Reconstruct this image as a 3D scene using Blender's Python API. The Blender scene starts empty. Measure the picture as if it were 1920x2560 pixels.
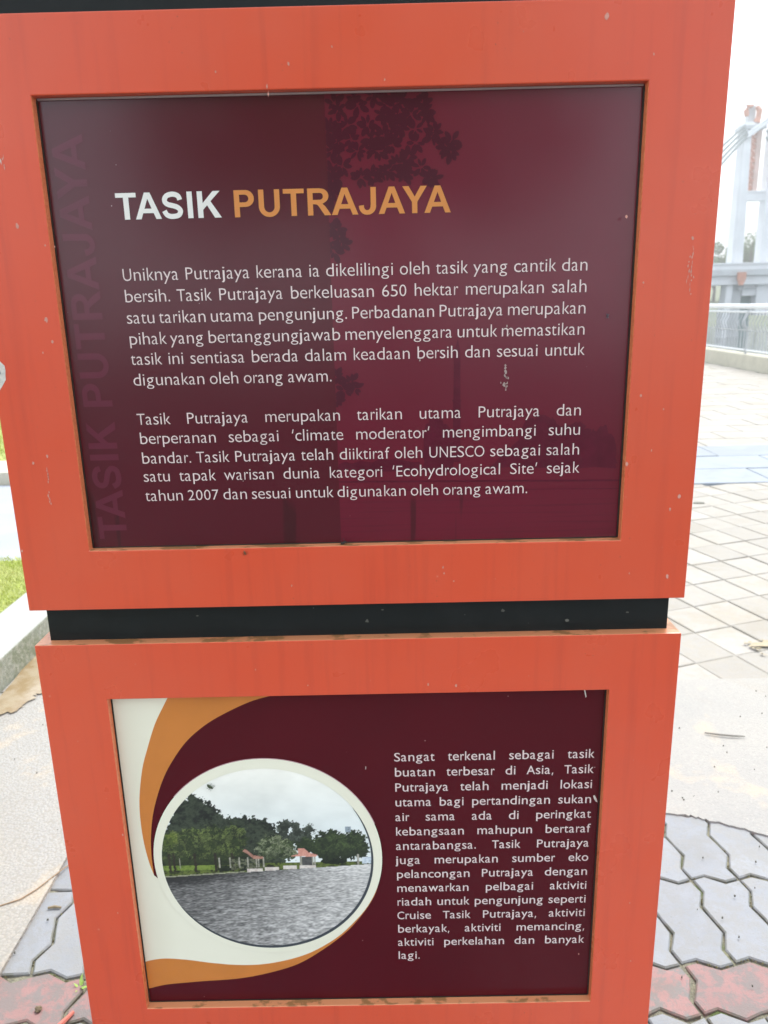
import bpy, bmesh, math, random
import numpy as np
from mathutils import Vector, Matrix
from mathutils.geometry import tessellate_polygon
random.seed(7); rng = np.random.default_rng(7)
S = bpy.context.scene
C = S.collection

# ------------------------------------------------------------------ camera, sky, sun, exposure
cd = bpy.data.cameras.new('camera'); cam = bpy.data.objects.new('camera', cd); C.objects.link(cam)
cd.sensor_width = 36; cd.sensor_fit = 'AUTO'; cd.lens = 27.0
cd.clip_start = 0.02; cd.clip_end = 2000
cd.dof.use_dof = True; cd.dof.focus_distance = 0.87; cd.dof.aperture_fstop = 11.0
rt, up, fw = (0.999762, 0.000976, -0.021812), (0.020795, 0.261837, 0.964888), (-0.006653, 0.965112, -0.261755)
M = Matrix.Identity(4)
for i in range(3):
    M[i][0] = rt[i]; M[i][1] = up[i]; M[i][2] = -fw[i]
M[0][3], M[1][3], M[2][3] = 0.0402, -0.8196, 1.2
cam.matrix_world = M
S.camera = cam

SUN_EL, SUN_AZ = 58.0, 32.0      # azimuth measured from +Y (behind the sign) towards +X
w = bpy.data.worlds.new('World'); S.world = w; w.use_nodes = True
wn, wl = w.node_tree.nodes, w.node_tree.links
wn.clear()
sky = wn.new('ShaderNodeTexSky'); sky.sky_type = 'NISHITA'; sky.sun_disc = False
sky.sun_elevation = math.radians(SUN_EL); sky.sun_rotation = math.radians(SUN_AZ)
sky.air_density = 1.0; sky.dust_density = 3.0; sky.ozone_density = 1.0
mixw = wn.new('ShaderNodeMix'); mixw.data_type = 'RGBA'; mixw.inputs[0].default_value = 0.62
tc = wn.new('ShaderNodeTexCoord'); nz = wn.new('ShaderNodeTexNoise'); nz.inputs['Scale'].default_value = 1.6; nz.inputs['Detail'].default_value = 5
cr = wn.new('ShaderNodeValToRGB')
cr.color_ramp.elements[0].color = (8.7, 9.3, 9.9, 1); cr.color_ramp.elements[0].position = 0.3
cr.color_ramp.elements[1].color = (11.0, 11.6, 12.0, 1); cr.color_ramp.elements[1].position = 0.75
bgd = wn.new('ShaderNodeBackground'); bgd.inputs['Strength'].default_value = 0.09
wo = wn.new('ShaderNodeOutputWorld')
wl.new(tc.outputs['Generated'], nz.inputs['Vector']); wl.new(nz.outputs['Fac'], cr.inputs[0])
wl.new(sky.outputs[0], mixw.inputs[6]); wl.new(cr.outputs[0], mixw.inputs[7])
wl.new(mixw.outputs[2], bgd.inputs[0]); wl.new(bgd.outputs[0], wo.inputs[0])

sd = bpy.data.lights.new('sun', 'SUN'); sd.energy = 1.5; sd.angle = math.radians(14); sd.color = (1.0, 0.96, 0.9)
sun = bpy.data.objects.new('sun', sd); C.objects.link(sun)
dirv = Vector((math.sin(math.radians(SUN_AZ)) * math.cos(math.radians(SUN_EL)), math.cos(math.radians(SUN_AZ)) * math.cos(math.radians(SUN_EL)), math.sin(math.radians(SUN_EL))))
sun.rotation_euler = dirv.to_track_quat('Z', 'Y').to_euler(); sun.location = (3, 8, 20)

vs = S.view_settings
S.display_settings.display_device = 'sRGB'
vs.view_transform = 'Standard'; vs.look = 'None'; vs.gamma = 1; vs.use_curve_mapping = False
vs.exposure = 1.42

# ------------------------------------------------------------------ helpers
def tag(o, label=None, cat=None, group=None, kind=None):
    if label: o['label'] = label
    if cat: o['category'] = cat
    if group: o['group'] = group
    if kind: o['kind'] = kind
    return o

def empty(name, loc, rz=0.0):
    o = bpy.data.objects.new(name, None); o.location = loc; o.rotation_euler = (0, 0, rz)
    o.empty_display_size = 0.1
    C.objects.link(o); return o

def wloc(o):
    v = Vector((0, 0, 0))
    while o is not None:
        v += o.location; o = o.parent
    return v

def obj(name, verts, faces, m, parent=None, smooth=False, mats=None, midx=None, origin=None):
    """verts in world space; linked as ONE mesh object"""
    me = bpy.data.meshes.new(name)
    p = wloc(parent) if parent else Vector((0, 0, 0))
    oo = Vector(origin) if origin else p
    me.from_pydata([tuple(Vector(v) - oo) for v in verts], [], faces)
    for mm in (mats or [m]): me.materials.append(mm)
    if midx:
        for pl, i in zip(me.polygons, midx): pl.material_index = i
    if smooth:
        for pl in me.polygons: pl.use_smooth = True
    me.update()
    o = bpy.data.objects.new(name, me); C.objects.link(o)
    o.parent = parent; o.location = oo - p
    return o

class MB:
    def __init__(s): s.v = []; s.f = []
    def add(s, v, f):
        n = len(s.v); s.v += [tuple(a) for a in v]; s.f += [tuple(i + n for i in q) for q in f]; return s
    def box(s, x0, x1, y0, y1, z0, z1):
        v = [(x, y, z) for z in (z0, z1) for (x, y) in ((x0, y0), (x1, y0), (x1, y1), (x0, y1))]
        return s.add(v, [(3, 2, 1, 0), (4, 5, 6, 7), (0, 1, 5, 4), (1, 2, 6, 5), (2, 3, 7, 6), (3, 0, 4, 7)])
    def tube(s, pts, r, n=8, cap=True):
        pts = [Vector(p) for p in pts]; R = r if isinstance(r, (list, tuple)) else [r] * len(pts)
        vs_, fs = [], []
        for i, p in enumerate(pts):
            t = (pts[min(i + 1, len(pts) - 1)] - pts[max(i - 1, 0)]).normalized()
            a = t.cross(Vector((0, 0, 1)) if abs(t.z) < 0.9 else Vector((1, 0, 0))).normalized(); b = t.cross(a)
            for k in range(n):
                th = 2 * math.pi * k / n
                vs_.append(p + (a * math.cos(th) + b * math.sin(th)) * R[i])
        for i in range(len(pts) - 1):
            for k in range(n):
                k2 = (k + 1) % n
                fs.append((i * n + k, i * n + k2, (i + 1) * n + k2, (i + 1) * n + k))
        if cap: fs += [tuple(range(n)), tuple(range((len(pts) - 1) * n, len(pts) * n))[::-1]]
        return s.add(vs_, fs)
    def prism(s, poly, z0, z1):      # poly in xy
        n = len(poly)
        v = [(x, y, z0) for x, y in poly] + [(x, y, z1) for x, y in poly]
        return s.add(v, [tuple(range(n))[::-1], tuple(range(n, 2 * n))] + [(i, (i + 1) % n, n + (i + 1) % n, n + i) for i in range(n)])
    def build(s, name, m, parent=None, **k): return obj(name, s.v, s.f, m, parent, **k)

def bevel(o, wd, seg=2):
    b = o.modifiers.new('bevel', 'BEVEL'); b.width = wd; b.segments = seg; b.limit_method = 'ANGLE'; return o

def flat(name, shapes, y, m, parent):
    """print in the vertical XZ plane facing -Y; shapes = list of [outer, hole, ...]"""
    v, f = [], []
    for sh in shapes:
        n = len(v); pts = [Vector((a, b, 0)) for r in sh for a, b in r]
        for t in tessellate_polygon([[Vector((a, b, 0)) for a, b in r] for r in sh]):
            a, b, c = (pts[i] for i in t)
            cr_ = (b - a).cross(c - a).z
            if abs(cr_) < 1e-13: continue
            f.append(tuple(n + i for i in (t if cr_ > 0 else t[::-1])))
        v += [(p.x, y, p.y) for p in pts]
    return obj(name, v, f, m, parent)

class Mat:
    def __init__(s, name, rough=0.6, col=(0.5, 0.5, 0.5), spec=0.5):
        s.m = bpy.data.materials.new(name); s.m.use_nodes = True
        s.n, s.l = s.m.node_tree.nodes, s.m.node_tree.links
        s.b = s.n['Principled BSDF']; s.b.inputs['Base Color'].default_value = (*col, 1)
        s.b.inputs['Roughness'].default_value = rough; s.b.inputs['Specular IOR Level'].default_value = spec
        s.tc = s.n.new('ShaderNodeTexCoord'); s.geo = s.n.new('ShaderNodeNewGeometry')
        s.c = None; s.cc = col
    def pos(s, scale=(1, 1, 1)):
        mp = s.n.new('ShaderNodeMapping'); mp.inputs['Scale'].default_value = scale
        s.l.new(s.geo.outputs['Position'], mp.inputs[0]); return mp.outputs[0]
    def noise(s, scale, detail=4, rough=0.55, stretch=(1, 1, 1), dist=0.0):
        t = s.n.new('ShaderNodeTexNoise'); t.inputs['Scale'].default_value = scale; t.inputs['Detail'].default_value = detail
        t.inputs['Roughness'].default_value = rough; t.inputs['Distortion'].default_value = dist
        s.l.new(s.pos(stretch), t.inputs['Vector']); return t.outputs['Fac']
    def voro(s, scale, stretch=(1, 1, 1), feature='F1', out='Distance'):
        t = s.n.new('ShaderNodeTexVoronoi'); t.feature = feature; t.inputs['Scale'].default_value = scale
        s.l.new(s.pos(stretch), t.inputs['Vector']); return t.outputs[out]
    def ramp(s, fac, lo, hi, a=0.0, b=1.0):
        t = s.n.new('ShaderNodeMapRange'); t.inputs[1].default_value = lo; t.inputs[2].default_value = hi
        t.inputs[3].default_value = a; t.inputs[4].default_value = b; s.l.new(fac, t.inputs[0]); return t.outputs[0]
    def math(s, op, a, b):
        t = s.n.new('ShaderNodeMath'); t.operation = op
        for i, q in enumerate((a, b)):
            if isinstance(q, (int, float)): t.inputs[i].default_value = q
            else: s.l.new(q, t.inputs[i])
        return t.outputs[0]
    def mix(s, fac, col, blend='MIX'):
        t = s.n.new('ShaderNodeMix'); t.data_type = 'RGBA'; t.blend_type = blend; t.clamp_factor = True
        if isinstance(fac, (int, float)): t.inputs[0].default_value = fac
        else: s.l.new(fac, t.inputs[0])
        if s.c is None: t.inputs[6].default_value = (*s.cc, 1)
        else: s.l.new(s.c, t.inputs[6])
        if isinstance(col, tuple): t.inputs[7].default_value = (*col, 1)
        else: s.l.new(col, t.inputs[7])
        s.c = t.outputs[2]; s.l.new(s.c, s.b.inputs['Base Color']); return s
    def bump(s, h, strength=0.3, dist=0.002):
        t = s.n.new('ShaderNodeBump'); t.inputs['Strength'].default_value = strength; t.inputs['Distance'].default_value = dist
        s.l.new(h, t.inputs['Height']); s.l.new(t.outputs[0], s.b.inputs['Normal']); return s
    def xyz(s, i):
        t = s.n.new('ShaderNodeSeparateXYZ'); s.l.new(s.geo.outputs['Position'], t.inputs[0]); return t.outputs[i]
    def nrm(s, i):
        t = s.n.new('ShaderNodeSeparateXYZ'); s.l.new(s.geo.outputs['Normal'], t.inputs[0]); return t.outputs[i]
    def objrand(s):
        t = s.n.new('ShaderNodeObjectInfo'); return t.outputs['Random']

# ------------------------------------------------------------------ materials
def paint():
    m = Mat('orange_paint', 0.42, (0.68, 0.085, 0.033), 0.5)
    m.mix(m.ramp(m.noise(4, 3, 0.5), 0.35, 0.72, 0, 0.35), (0.64, 0.076, 0.034))
    m.mix(m.ramp(m.noise(60, 4, 0.6, (1, 1, 0.05)), 0.52, 0.8, 0, 0.55), (0.48, 0.056, 0.028))        # rain streaks
    sp = m.voro(26); big = m.noise(9, 2)
    m.mix(m.math('MULTIPLY', m.ramp(sp, 0.03, 0.05, 1, 0), m.ramp(big, 0.52, 0.56)), (0.68, 0.18, 0.11))
    m.mix(m.math('MULTIPLY', m.ramp(m.noise(330, 2, 0.5), 0.70, 0.74), m.ramp(m.noise(9, 3), 0.45, 0.6)), (0.30, 0.07, 0.04))
    m.mix(m.ramp(m.noise(2.2, 5, 0.6), 0.45, 0.7, 0, 0.22), (0.62, 0.17, 0.10))
    # dust and algae lying on upward faces
    u = m.ramp(m.nrm(2), 0.5, 0.8)
    m.mix(m.math('MULTIPLY', u, 0.8), (0.68, 0.32, 0.15))
    m.mix(m.math('MULTIPLY', u, m.ramp(m.noise(28, 5, 0.6, (1, 1.5, 1)), 0.52, 0.58, 0, 0.8)), (0.25, 0.13, 0.045))
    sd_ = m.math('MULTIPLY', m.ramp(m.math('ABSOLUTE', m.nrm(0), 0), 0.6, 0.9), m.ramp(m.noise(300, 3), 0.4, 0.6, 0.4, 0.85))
    m.mix(sd_, (0.86, 0.29, 0.12))  # side faces: pale dust, with sunlit brightness painted into the colour
    m.bump(m.noise(5, 3, 0.5), 0.25, 0.004)
    r = m.ramp(m.noise(12, 4), 0.3, 0.7, 0.26, 0.34); m.l.new(r, m.b.inputs['Roughness'])
    return m.m
PAINT = paint()
def blackm():
    m = Mat('black_metal', 0.55, (0.008, 0.011, 0.011), 0.25)
    m.mix(m.ramp(m.noise(14, 6, 0.65), 0.5, 0.8, 0, 0.3), (0.035, 0.038, 0.038))
    m.mix(m.math('MULTIPLY', m.ramp(m.voro(40), 0.03, 0.055, 1, 0), m.ramp(m.noise(15, 2), 0.55, 0.6)), (0.16, 0.17, 0.15))
    return m.m
BLACK = blackm()
GLOSS_R = 0.18
def panel_up():
    m = Mat('upper_panel_print', GLOSS_R, (0.080, 0.0062, 0.0135), 0.42)
    x = m.xyz(0)
    m.mix(m.ramp(x, -0.0150, -0.0146), (0.132, 0.0078, 0.022))          # printed picture area, richer crimson
    m.mix(m.ramp(m.noise(5, 3), 0.4, 0.7, 0, 0.25), (0.088, 0.0075, 0.018))
    lines = m.math('MULTIPLY', m.ramp(m.noise(260, 3, 0.6, (0.02, 1, 1)), 0.5, 0.7, 0, 0.35), m.ramp(m.xyz(2), 1.01, 0.98))
    m.mix(m.math('MULTIPLY', lines, m.ramp(x, -0.0150, -0.0146)), (0.06, 0.006, 0.014))
    # dried drips near the lower edge
    dr = m.math('MULTIPLY', m.ramp(m.noise(55, 2, 0.4, (1, 1, 0.05)), 0.66, 0.69), m.ramp(m.math('ADD', m.xyz(2), m.ramp(m.noise(40, 1, 0.5, (1, 1, 0.01)), 0.3, 0.7, -0.03, 0.03)), 1.0, 0.985))
    m.mix(m.math('MULTIPLY', dr, 0.6), (0.03, 0.006, 0.008))
    m.mix(m.math('MULTIPLY', m.ramp(m.voro(45), 0.02, 0.03, 1, 0), m.ramp(m.noise(21, 2), 0.55, 0.58)), (0.45, 0.33, 0.33))
    r = m.ramp(m.noise(9, 5, 0.65), 0.3, 0.7, 0.15, 0.22); m.l.new(r, m.b.inputs['Roughness'])
    m.b.inputs['Coat Weight'].default_value = 0.35; m.b.inputs['Coat Roughness'].default_value = 0.25
    return m.m
def panel_lo():
    m = Mat('lower_panel_print', GLOSS_R, (0.082, 0.0055, 0.0105), 0.15)
    m.mix(m.ramp(m.noise(6, 3), 0.4, 0.7, 0, 0.3), (0.055, 0.006, 0.010))
    m.mix(m.math('MULTIPLY', m.ramp(m.voro(45), 0.025, 0.04, 1, 0), m.ramp(m.noise(21, 2), 0.5, 0.53)), (0.4, 0.28, 0.28))
    return m.m
def plain(name, col, rough=0.3, var=0.08, sc=20):
    m = Mat(name, rough, col); d = tuple(c * (1 - var * 2) for c in col)
    m.mix(m.ramp(m.noise(sc, 4), 0.35, 0.7), d); return m.m
def white_print():
    m = Mat('white_print', 0.28, (0.83, 0.81, 0.66))
    m.mix(m.ramp(m.noise(6, 4), 0.45, 0.75, 0, 0.5), (0.76, 0.735, 0.58))
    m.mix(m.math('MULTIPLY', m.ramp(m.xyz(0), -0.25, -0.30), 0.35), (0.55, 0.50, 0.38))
    m.mix(m.math('MULTIPLY', m.ramp(m.voro(55), 0.02, 0.03, 1, 0), m.ramp(m.noise(21, 2), 0.55, 0.58)), (0.2, 0.17, 0.1))
    return m.m
UP, LO, WHITEP = panel_up(), panel_lo(), white_print()
ORANGEP = plain('orange_print', (0.60, 0.205, 0.036), 0.28, 0.05)
HDW = plain('header_white', (0.80, 0.78, 0.73), 0.3, 0.03)
HDO = plain('header_orange', (0.66, 0.25, 0.062), 0.3, 0.03)
TXT = plain('text_white', (0.78, 0.64, 0.62), 0.3, 0.04)
TXS = plain('text_shadow', (0.14, 0.045, 0.052), 0.3, 0.02)
WMK = plain('watermark_print', (0.125, 0.020, 0.038), GLOSS_R, 0.04)
LEAFP = plain('leaf_print', (0.068, 0.0072, 0.018), GLOSS_R, 0.05)
SKYP = plain('skyline_print', (0.100, 0.0074, 0.022), GLOSS_R, 0.1, 60)
CHIP = plain('chip_primer', (0.66, 0.28, 0.21), 0.7, 0.1, 200)
CHIPW = plain('chip_white', (0.72, 0.68, 0.62), 0.8, 0.15, 200)
CHIPD = plain('chip_metal', (0.22, 0.19, 0.21), 0.6, 0.15, 200)
DARK = plain('insect_dark', (0.02, 0.018, 0.014), 0.5)
TWIG = plain('twig_brown', (0.16, 0.12, 0.07), 0.8, 0.15, 100)

def paver_mat(name, a, b, c=None, speck=0.5, edge=(0.14, 0.145, 0.10)):
    m = Mat(name, 0.7, a)
    m.mix(m.ramp(m.noise(11, 5, 0.6), 0.35, 0.7), b)
    if c: m.mix(m.ramp(m.noise(26, 9, 0.8, dist=0.4), 0.46, 0.54), c)
    m.mix(m.ramp(m.noise(2.4, 5, 0.6, dist=0.5), 0.5, 0.62, 0, 0.45), tuple(q * 0.78 * t for q, t in zip(b, (1.08, 1.0, 0.86))))
    r = m.objrand(); m.mix(m.math('MULTIPLY', r, 0.5), tuple(q * 0.7 for q in b))
    m.mix(m.math('MULTIPLY', m.ramp(m.voro(75), 0.10, 0.16, 1, 0), m.ramp(m.noise(23, 2), 0.52, 0.6, 0, speck)), (0.14, 0.15, 0.13))
    m.mix(m.ramp(m.noise(420, 2), 0.55, 0.75, 0, 0.35), tuple(q * 0.55 for q in a))
    # moss creeping on chamfers and low edges
    m.mix(m.math('MULTIPLY', m.ramp(m.nrm(2), 0.95, 0.75), m.ramp(m.noise(30, 4), 0.40, 0.65, 0.05, 0.7)), edge)
    m.bump(m.math('ADD', m.noise(260, 3, 0.7), m.math('MULTIPLY', m.noise(35, 3), 1.5)), 0.5, 0.0015)
    return m.m
PGREY = paver_mat('grey_paver', (0.30, 0.318, 0.345), (0.245, 0.262, 0.285), (0.27, 0.275, 0.275))
PRED = paver_mat('red_paver', (0.33, 0.185, 0.175), (0.26, 0.155, 0.15), (0.17, 0.172, 0.166), 0.8)
PCREAM = paver_mat('cream_paver', (0.385, 0.355, 0.305), (0.335, 0.315, 0.275), (0.36, 0.345, 0.32), 0.4, (0.28, 0.265, 0.22))
PBLUE = paver_mat('blue_slab', (0.33, 0.365, 0.41), (0.29, 0.33, 0.38), None, 0.4, (0.24, 0.27, 0.30))
def jointm():
    m = Mat('joint_sand', 0.95, (0.17, 0.165, 0.125))
    m.mix(m.ramp(m.noise(45, 5, 0.7), 0.45, 0.6), (0.24, 0.23, 0.165)); m.mix(m.ramp(m.noise(200, 3), 0.6, 0.7), (0.32, 0.30, 0.2))
    m.mix(m.ramp(m.noise(14, 4), 0.58, 0.66), (0.09, 0.12, 0.04)); m.bump(m.noise(180, 4), 0.9, 0.006); return m.m
JOINT = jointm()
def lightjoint():
    m = Mat('pale_joint', 0.95, (0.325, 0.305, 0.265)); m.mix(m.ramp(m.noise(25, 4), 0.4, 0.6), (0.33, 0.315, 0.275)); return m.m
LJOINT = lightjoint()
def slabm():
    m = Mat('pebble_concrete', 0.8, (0.360, 0.347, 0.318))
    m.mix(m.ramp(m.noise(2.2, 5), 0.4, 0.65), (0.315, 0.310, 0.295))
    m.mix(m.ramp(m.noise(1.1, 6, 0.65, dist=0.8), 0.48, 0.6, 0, 0.6), (0.34, 0.30, 0.24))
    peb = m.voro(140); left = m.ramp(m.xyz(0), -0.3, -0.6)
    m.mix(m.math('MULTIPLY', m.ramp(peb, 0.5, 0.7, 0, 0.7), left), (0.27, 0.25, 0.21))
    m.mix(m.math('MULTIPLY', m.ramp(m.voro(95), 0.15, 0.25, 1, 0), 0.5), (0.44, 0.42, 0.37))
    m.mix(m.ramp(m.noise(150, 4, 0.75, (1, 2.5, 1)), 0.42, 0.66, 0, 0.6), (0.24, 0.24, 0.235))
    m.mix(m.math('MULTIPLY', m.ramp(m.noise(6, 4), 0.6, 0.7), 0.35), (0.60, 0.45, 0.28))
    hgt = m.math('ADD', m.math('MULTIPLY', m.ramp(peb, 0.1, 0.6, 1, 0), m.ramp(m.xyz(0), -0.3, -0.6, 0.25, 1)), m.noise(150, 3))
    m.bump(hgt, 0.4, 0.003); return m.m
SLAB = slabm()
def kerbm():
    m = Mat('mossy_concrete', 0.9, (0.40, 0.41, 0.39))
    side = m.ramp(m.nrm(2), 0.7, 0.3)
    m.mix(m.math('MULTIPLY', side, m.ramp(m.noise(9, 5, 0.7), 0.3, 0.55, 0.35, 0.95)), (0.17, 0.19, 0.12))
    m.mix(m.math('MULTIPLY', side, m.ramp(m.noise(60, 4), 0.5, 0.6, 0, 0.6)), (0.36, 0.36, 0.30))
    m.mix(m.ramp(m.noise(90, 3), 0.5, 0.75, 0, 0.4), (0.36, 0.37, 0.34))
    m.bump(m.noise(70, 4, 0.7), 0.8, 0.006); return m.m
KERB = kerbm()
CREAMK = plain('cream_kerb', (0.54, 0.51, 0.41), 0.8, 0.08, 6)
STAIN = Mat('ochre_puddle', 0.18, (0.27, 0.195, 0.105)); STAIN.mix(STAIN.ramp(STAIN.noise(14, 6, 0.7), 0.4, 0.6), (0.35, 0.29, 0.20)); STAIN = STAIN.m
STAIN2 = Mat('ochre_moss', 0.8, (0.335, 0.285, 0.17)); STAIN2.mix(STAIN2.ramp(STAIN2.noise(30, 5), 0.35, 0.6), (0.38, 0.33, 0.24)); STAIN2 = STAIN2.m
def grassm(name, a, b):
    m = Mat(name, 0.7, a); m.mix(m.ramp(m.noise(3, 5), 0.35, 0.65), b); m.mix(m.ramp(m.noise(60, 4), 0.45, 0.7, 0, 0.6), tuple(q * 0.55 for q in a))
    m.bump(m.noise(70, 4), 0.8, 0.02); return m.m
GRASSG = grassm('lawn_soil', (0.34, 0.40, 0.09), (0.40, 0.43, 0.15))
BLADE = Mat('grass_blade', 0.55, (0.45, 0.52, 0.11)); BLADE.mix(BLADE.ramp(BLADE.noise(9, 4), 0.4, 0.65), (0.52, 0.54, 0.20)); BLADE = BLADE.m
BANK = grassm('bank_grass', (0.11, 0.16, 0.05), (0.15, 0.17, 0.07))
ROAD = plain('pale_road', (0.36, 0.385, 0.43), 0.8, 0.07, 3)
EARTH = plain('earth', (0.40, 0.38, 0.33), 0.9, 0.08, 1)
WMETAL = plain('white_metal', (0.78, 0.80, 0.82), 0.45, 0.05, 10)
GMETAL = plain('weathered_metal', (0.48, 0.50, 0.52), 0.5, 0.1, 20)
PYL = plain('white_pylon_concrete', (0.80, 0.82, 0.85), 0.7, 0.05, 1)
PYG = plain('grey_bridge_concrete', (0.56, 0.59, 0.61), 0.8, 0.1, 1)
TERRA = plain('terracotta_ornament', (0.66, 0.30, 0.20), 0.7, 0.15, 2)
CABLE = plain('cable_sheath', (0.38, 0.42, 0.42), 0.5, 0.1, 1)
TEALG = plain('teal_glass', (0.12, 0.25, 0.25), 0.1, 0.2, 1)
FOL = Mat('foliage', 0.6, (0.10, 0.19, 0.035)); FOL.mix(FOL.ramp(FOL.noise(1.3, 4), 0.4, 0.65), (0.16, 0.22, 0.06)); FOL = FOL.m
BARK = plain('bark', (0.14, 0.11, 0.08), 0.9, 0.2, 5)
WATER = Mat('lake_water', 0.12, (0.06, 0.09, 0.09)); WATER.bump(WATER.noise(1.5, 4, 0.6, (1, 2.5, 1)), 0.3, 0.05); WATER = WATER.m

# ------------------------------------------------------------------ ground
MB().box(-60, 6.25, -30, 40, -0.30, -0.035).build('ground', EARTH)['kind'] = 'structure'
lk = obj('lake', [(6.0, -40, -1.9), (400, -40, -1.9), (400, 500, -1.9), (-400, 500, -1.9), (-400, 40, -1.9), (6.0, 40, -1.9)], [(0, 1, 2, 3, 4, 5)], WATER); lk['kind'] = 'structure'
MB().box(-60, 6.25, 39.5, 40, -3, -0.3).box(6.2, 6.25, -30, 40, -3, -0.3).build('embankment', KERB)['kind'] = 'structure'

bl = obj('unseen_dark_ground', [(-60, -30, 0.0), (6.1, -30, 0.0), (6.1, -1.62, 0.0), (-60, -1.62, 0.0)], [(0, 1, 2, 3)], plain('unseen_ground_dark', (0.07, 0.065, 0.06), 0.9, 0.1, 4)); bl['kind'] = 'structure'  # unseen ground behind the camera, added dark to deepen the panel reflections
# --- interlocking pavement
P, Q = 0.1014, 0.216
HP = [(0.0, 0.0), (0.30, 0.010), (0.68, -0.010)]          # zigzag profile over one pitch P
def hprof(t):                                              # t in pitches
    f = t - math.floor(t); pts = HP + [(1.0, 0.0)]
    for (a, b), (c, d) in zip(pts, pts[1:]):
        if f <= c: return b + (d - b) * (f - a) / (c - a)
    return 0
def block_outline(nx, ny, px, py):
    """interlocking block: nx pitches along x, ny along y"""
    o = []
    ks = [0.0, 0.30, 0.68]
    for i in range(nx):
        for k in ks: o.append(((i + k) * px, hprof(k)))
    for j in range(ny):
        for k in ks: o.append((nx * px - hprof(k) * 0.9, (j + k) * py))
    for i in reversed(range(nx)):
        for k in ([1.0] if False else []) + [1.0, 0.68, 0.30]: o.append(((i + k) * px, ny * py + hprof(k % 1.0)))
    for j in reversed(range(ny)):
        for k in [1.0, 0.68, 0.30]: o.append((-hprof(k % 1.0) * 0.9, (j + k) * py))
    return o
def inset(poly, d):
    n = len(poly); r = []
    for i in range(n):
        a, b, c = Vector(poly[i - 1]), Vector(poly[i]), Vector(poly[(i + 1) % n])
        e1, e2 = (b - a), (c - b)
        n1 = Vector((-e1.y, e1.x)).normalized(); n2 = Vector((-e2.y, e2.x)).normalized()
        m_ = n1 + n2; l = max(m_.length_squared / 2, 0.5)
        r.append(tuple(b + m_ / l * d))
    return r
def block_mesh(name, outline, gap, m, depth=0.034, ch=0.0026, jit=0.0012):
    c = Vector((sum(p[0] for p in outline) / len(outline), sum(p[1] for p in outline) / len(outline)))
    a = inset(outline, gap); a = [(x + random.uniform(-jit, jit), y + random.uniform(-jit, jit)) for x, y in a]
    b = inset(a, ch)
    n = len(a)
    v = [(x, y, -depth) for x, y in a] + [(x, y, -ch) for x, y in a] + [(x, y, 0) for x, y in b]
    f = [tuple(range(2 * n, 3 * n))]
    for k in (0, n):
        f += [(k + i, k + (i + 1) % n, k + n + (i + 1) % n, k + n + i) for i in range(n)]
    me = bpy.data.meshes.new(name); me.from_pydata(v, [], f); me.materials.append(m); me.update(); return me
pave = obj('pavement', [(-0.80, -1.6, -0.030), (2.6, -1.6, -0.030), (2.6, 0.80, -0.030), (-0.80, 0.80, -0.030)], [(0, 1, 2, 3)], JOINT); pave['kind'] = 'structure'
# joint sand surface a little below the block tops
sm = obj('joint_sand', [(-0.80 + i * 0.034, -1.6 + j * 0.048, -0.0060 + random.uniform(-0.004, 0.003)) for j in range(51) for i in range(101)],
         [(j * 101 + i, j * 101 + i + 1, (j + 1) * 101 + i + 1, (j + 1) * 101 + i) for j in range(50) for i in range(100)], JOINT, pave, smooth=True)
sm['kind'] = 'stuff'
def place(me, name, x, y, parent, z=0.0, tilt=0.006, rz=0.0):
    o = bpy.data.objects.new(name, me); C.objects.link(o); o.parent = parent
    o.location = Vector((x, y, z)) - wloc(parent)
    o.rotation_euler = (random.gauss(0, tilt), random.gauss(0, tilt), rz); return o
gv = [block_mesh('paver', block_outline(1, 2, P, Q / 2), 0.0022, PGREY) for _ in range(6)]
cut = [block_mesh('paver', [p for p in block_outline(1, 2, P, Q / 2)], 0.0028, PGREY)]
X0 = 0.669
rows = [0.558, 0.342]
for r in rows:
    for i in range(-14, 19):
        x = X0 + i * P
        if i == -14:     # cut edge stones along the mortar strip
            ol = [(max(px, 0.045), py) for px, py in block_outline(1, 2, P, Q / 2)]
            ol2 = []
            for q in ol:
                if not ol2 or (abs(q[0] - ol2[-1][0]) + abs(q[1] - ol2[-1][1])) > 0.004: ol2.append(q)
            xs = [(0.036, 0.0), (P, 0.0), (P - 0.009, 0.033), (P + 0.009, 0.073), (P, 0.108), (P - 0.009, 0.141), (P + 0.009, 0.181), (P, 0.216), (0.036, 0.216)]
            place(block_mesh('paver', xs, 0.0028, PGREY), 'paver', x, r, pave)
        else: place(random.choice(gv), 'paver', x, r, pave, tilt=0.004)
rv = [block_mesh('paver', block_outline(2, 1, P, 0.108), 0.004, PRED, jit=0.002) for _ in range(5)]
redx = [-0.545 - P * 2] + [-0.545 + 2 * P * k for k in range(4)] + [0.567 - 2 * P + 2 * P * k for k in range(11)]
for x in redx: place(random.choice(rv), 'paver', x, 0.234, pave, tilt=0.006)
place(block_mesh('paver', block_outline(1, 1, 0.1, 0.108), 0.004, PRED), 'paver', 0.2662, 0.234, pave)
for j in range(8):
    for i in range(-13, 19):
        place(random.choice(gv), 'paver', X0 + i * P, 0.234 - Q * (j + 1), pave, tilt=0.004)

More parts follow.
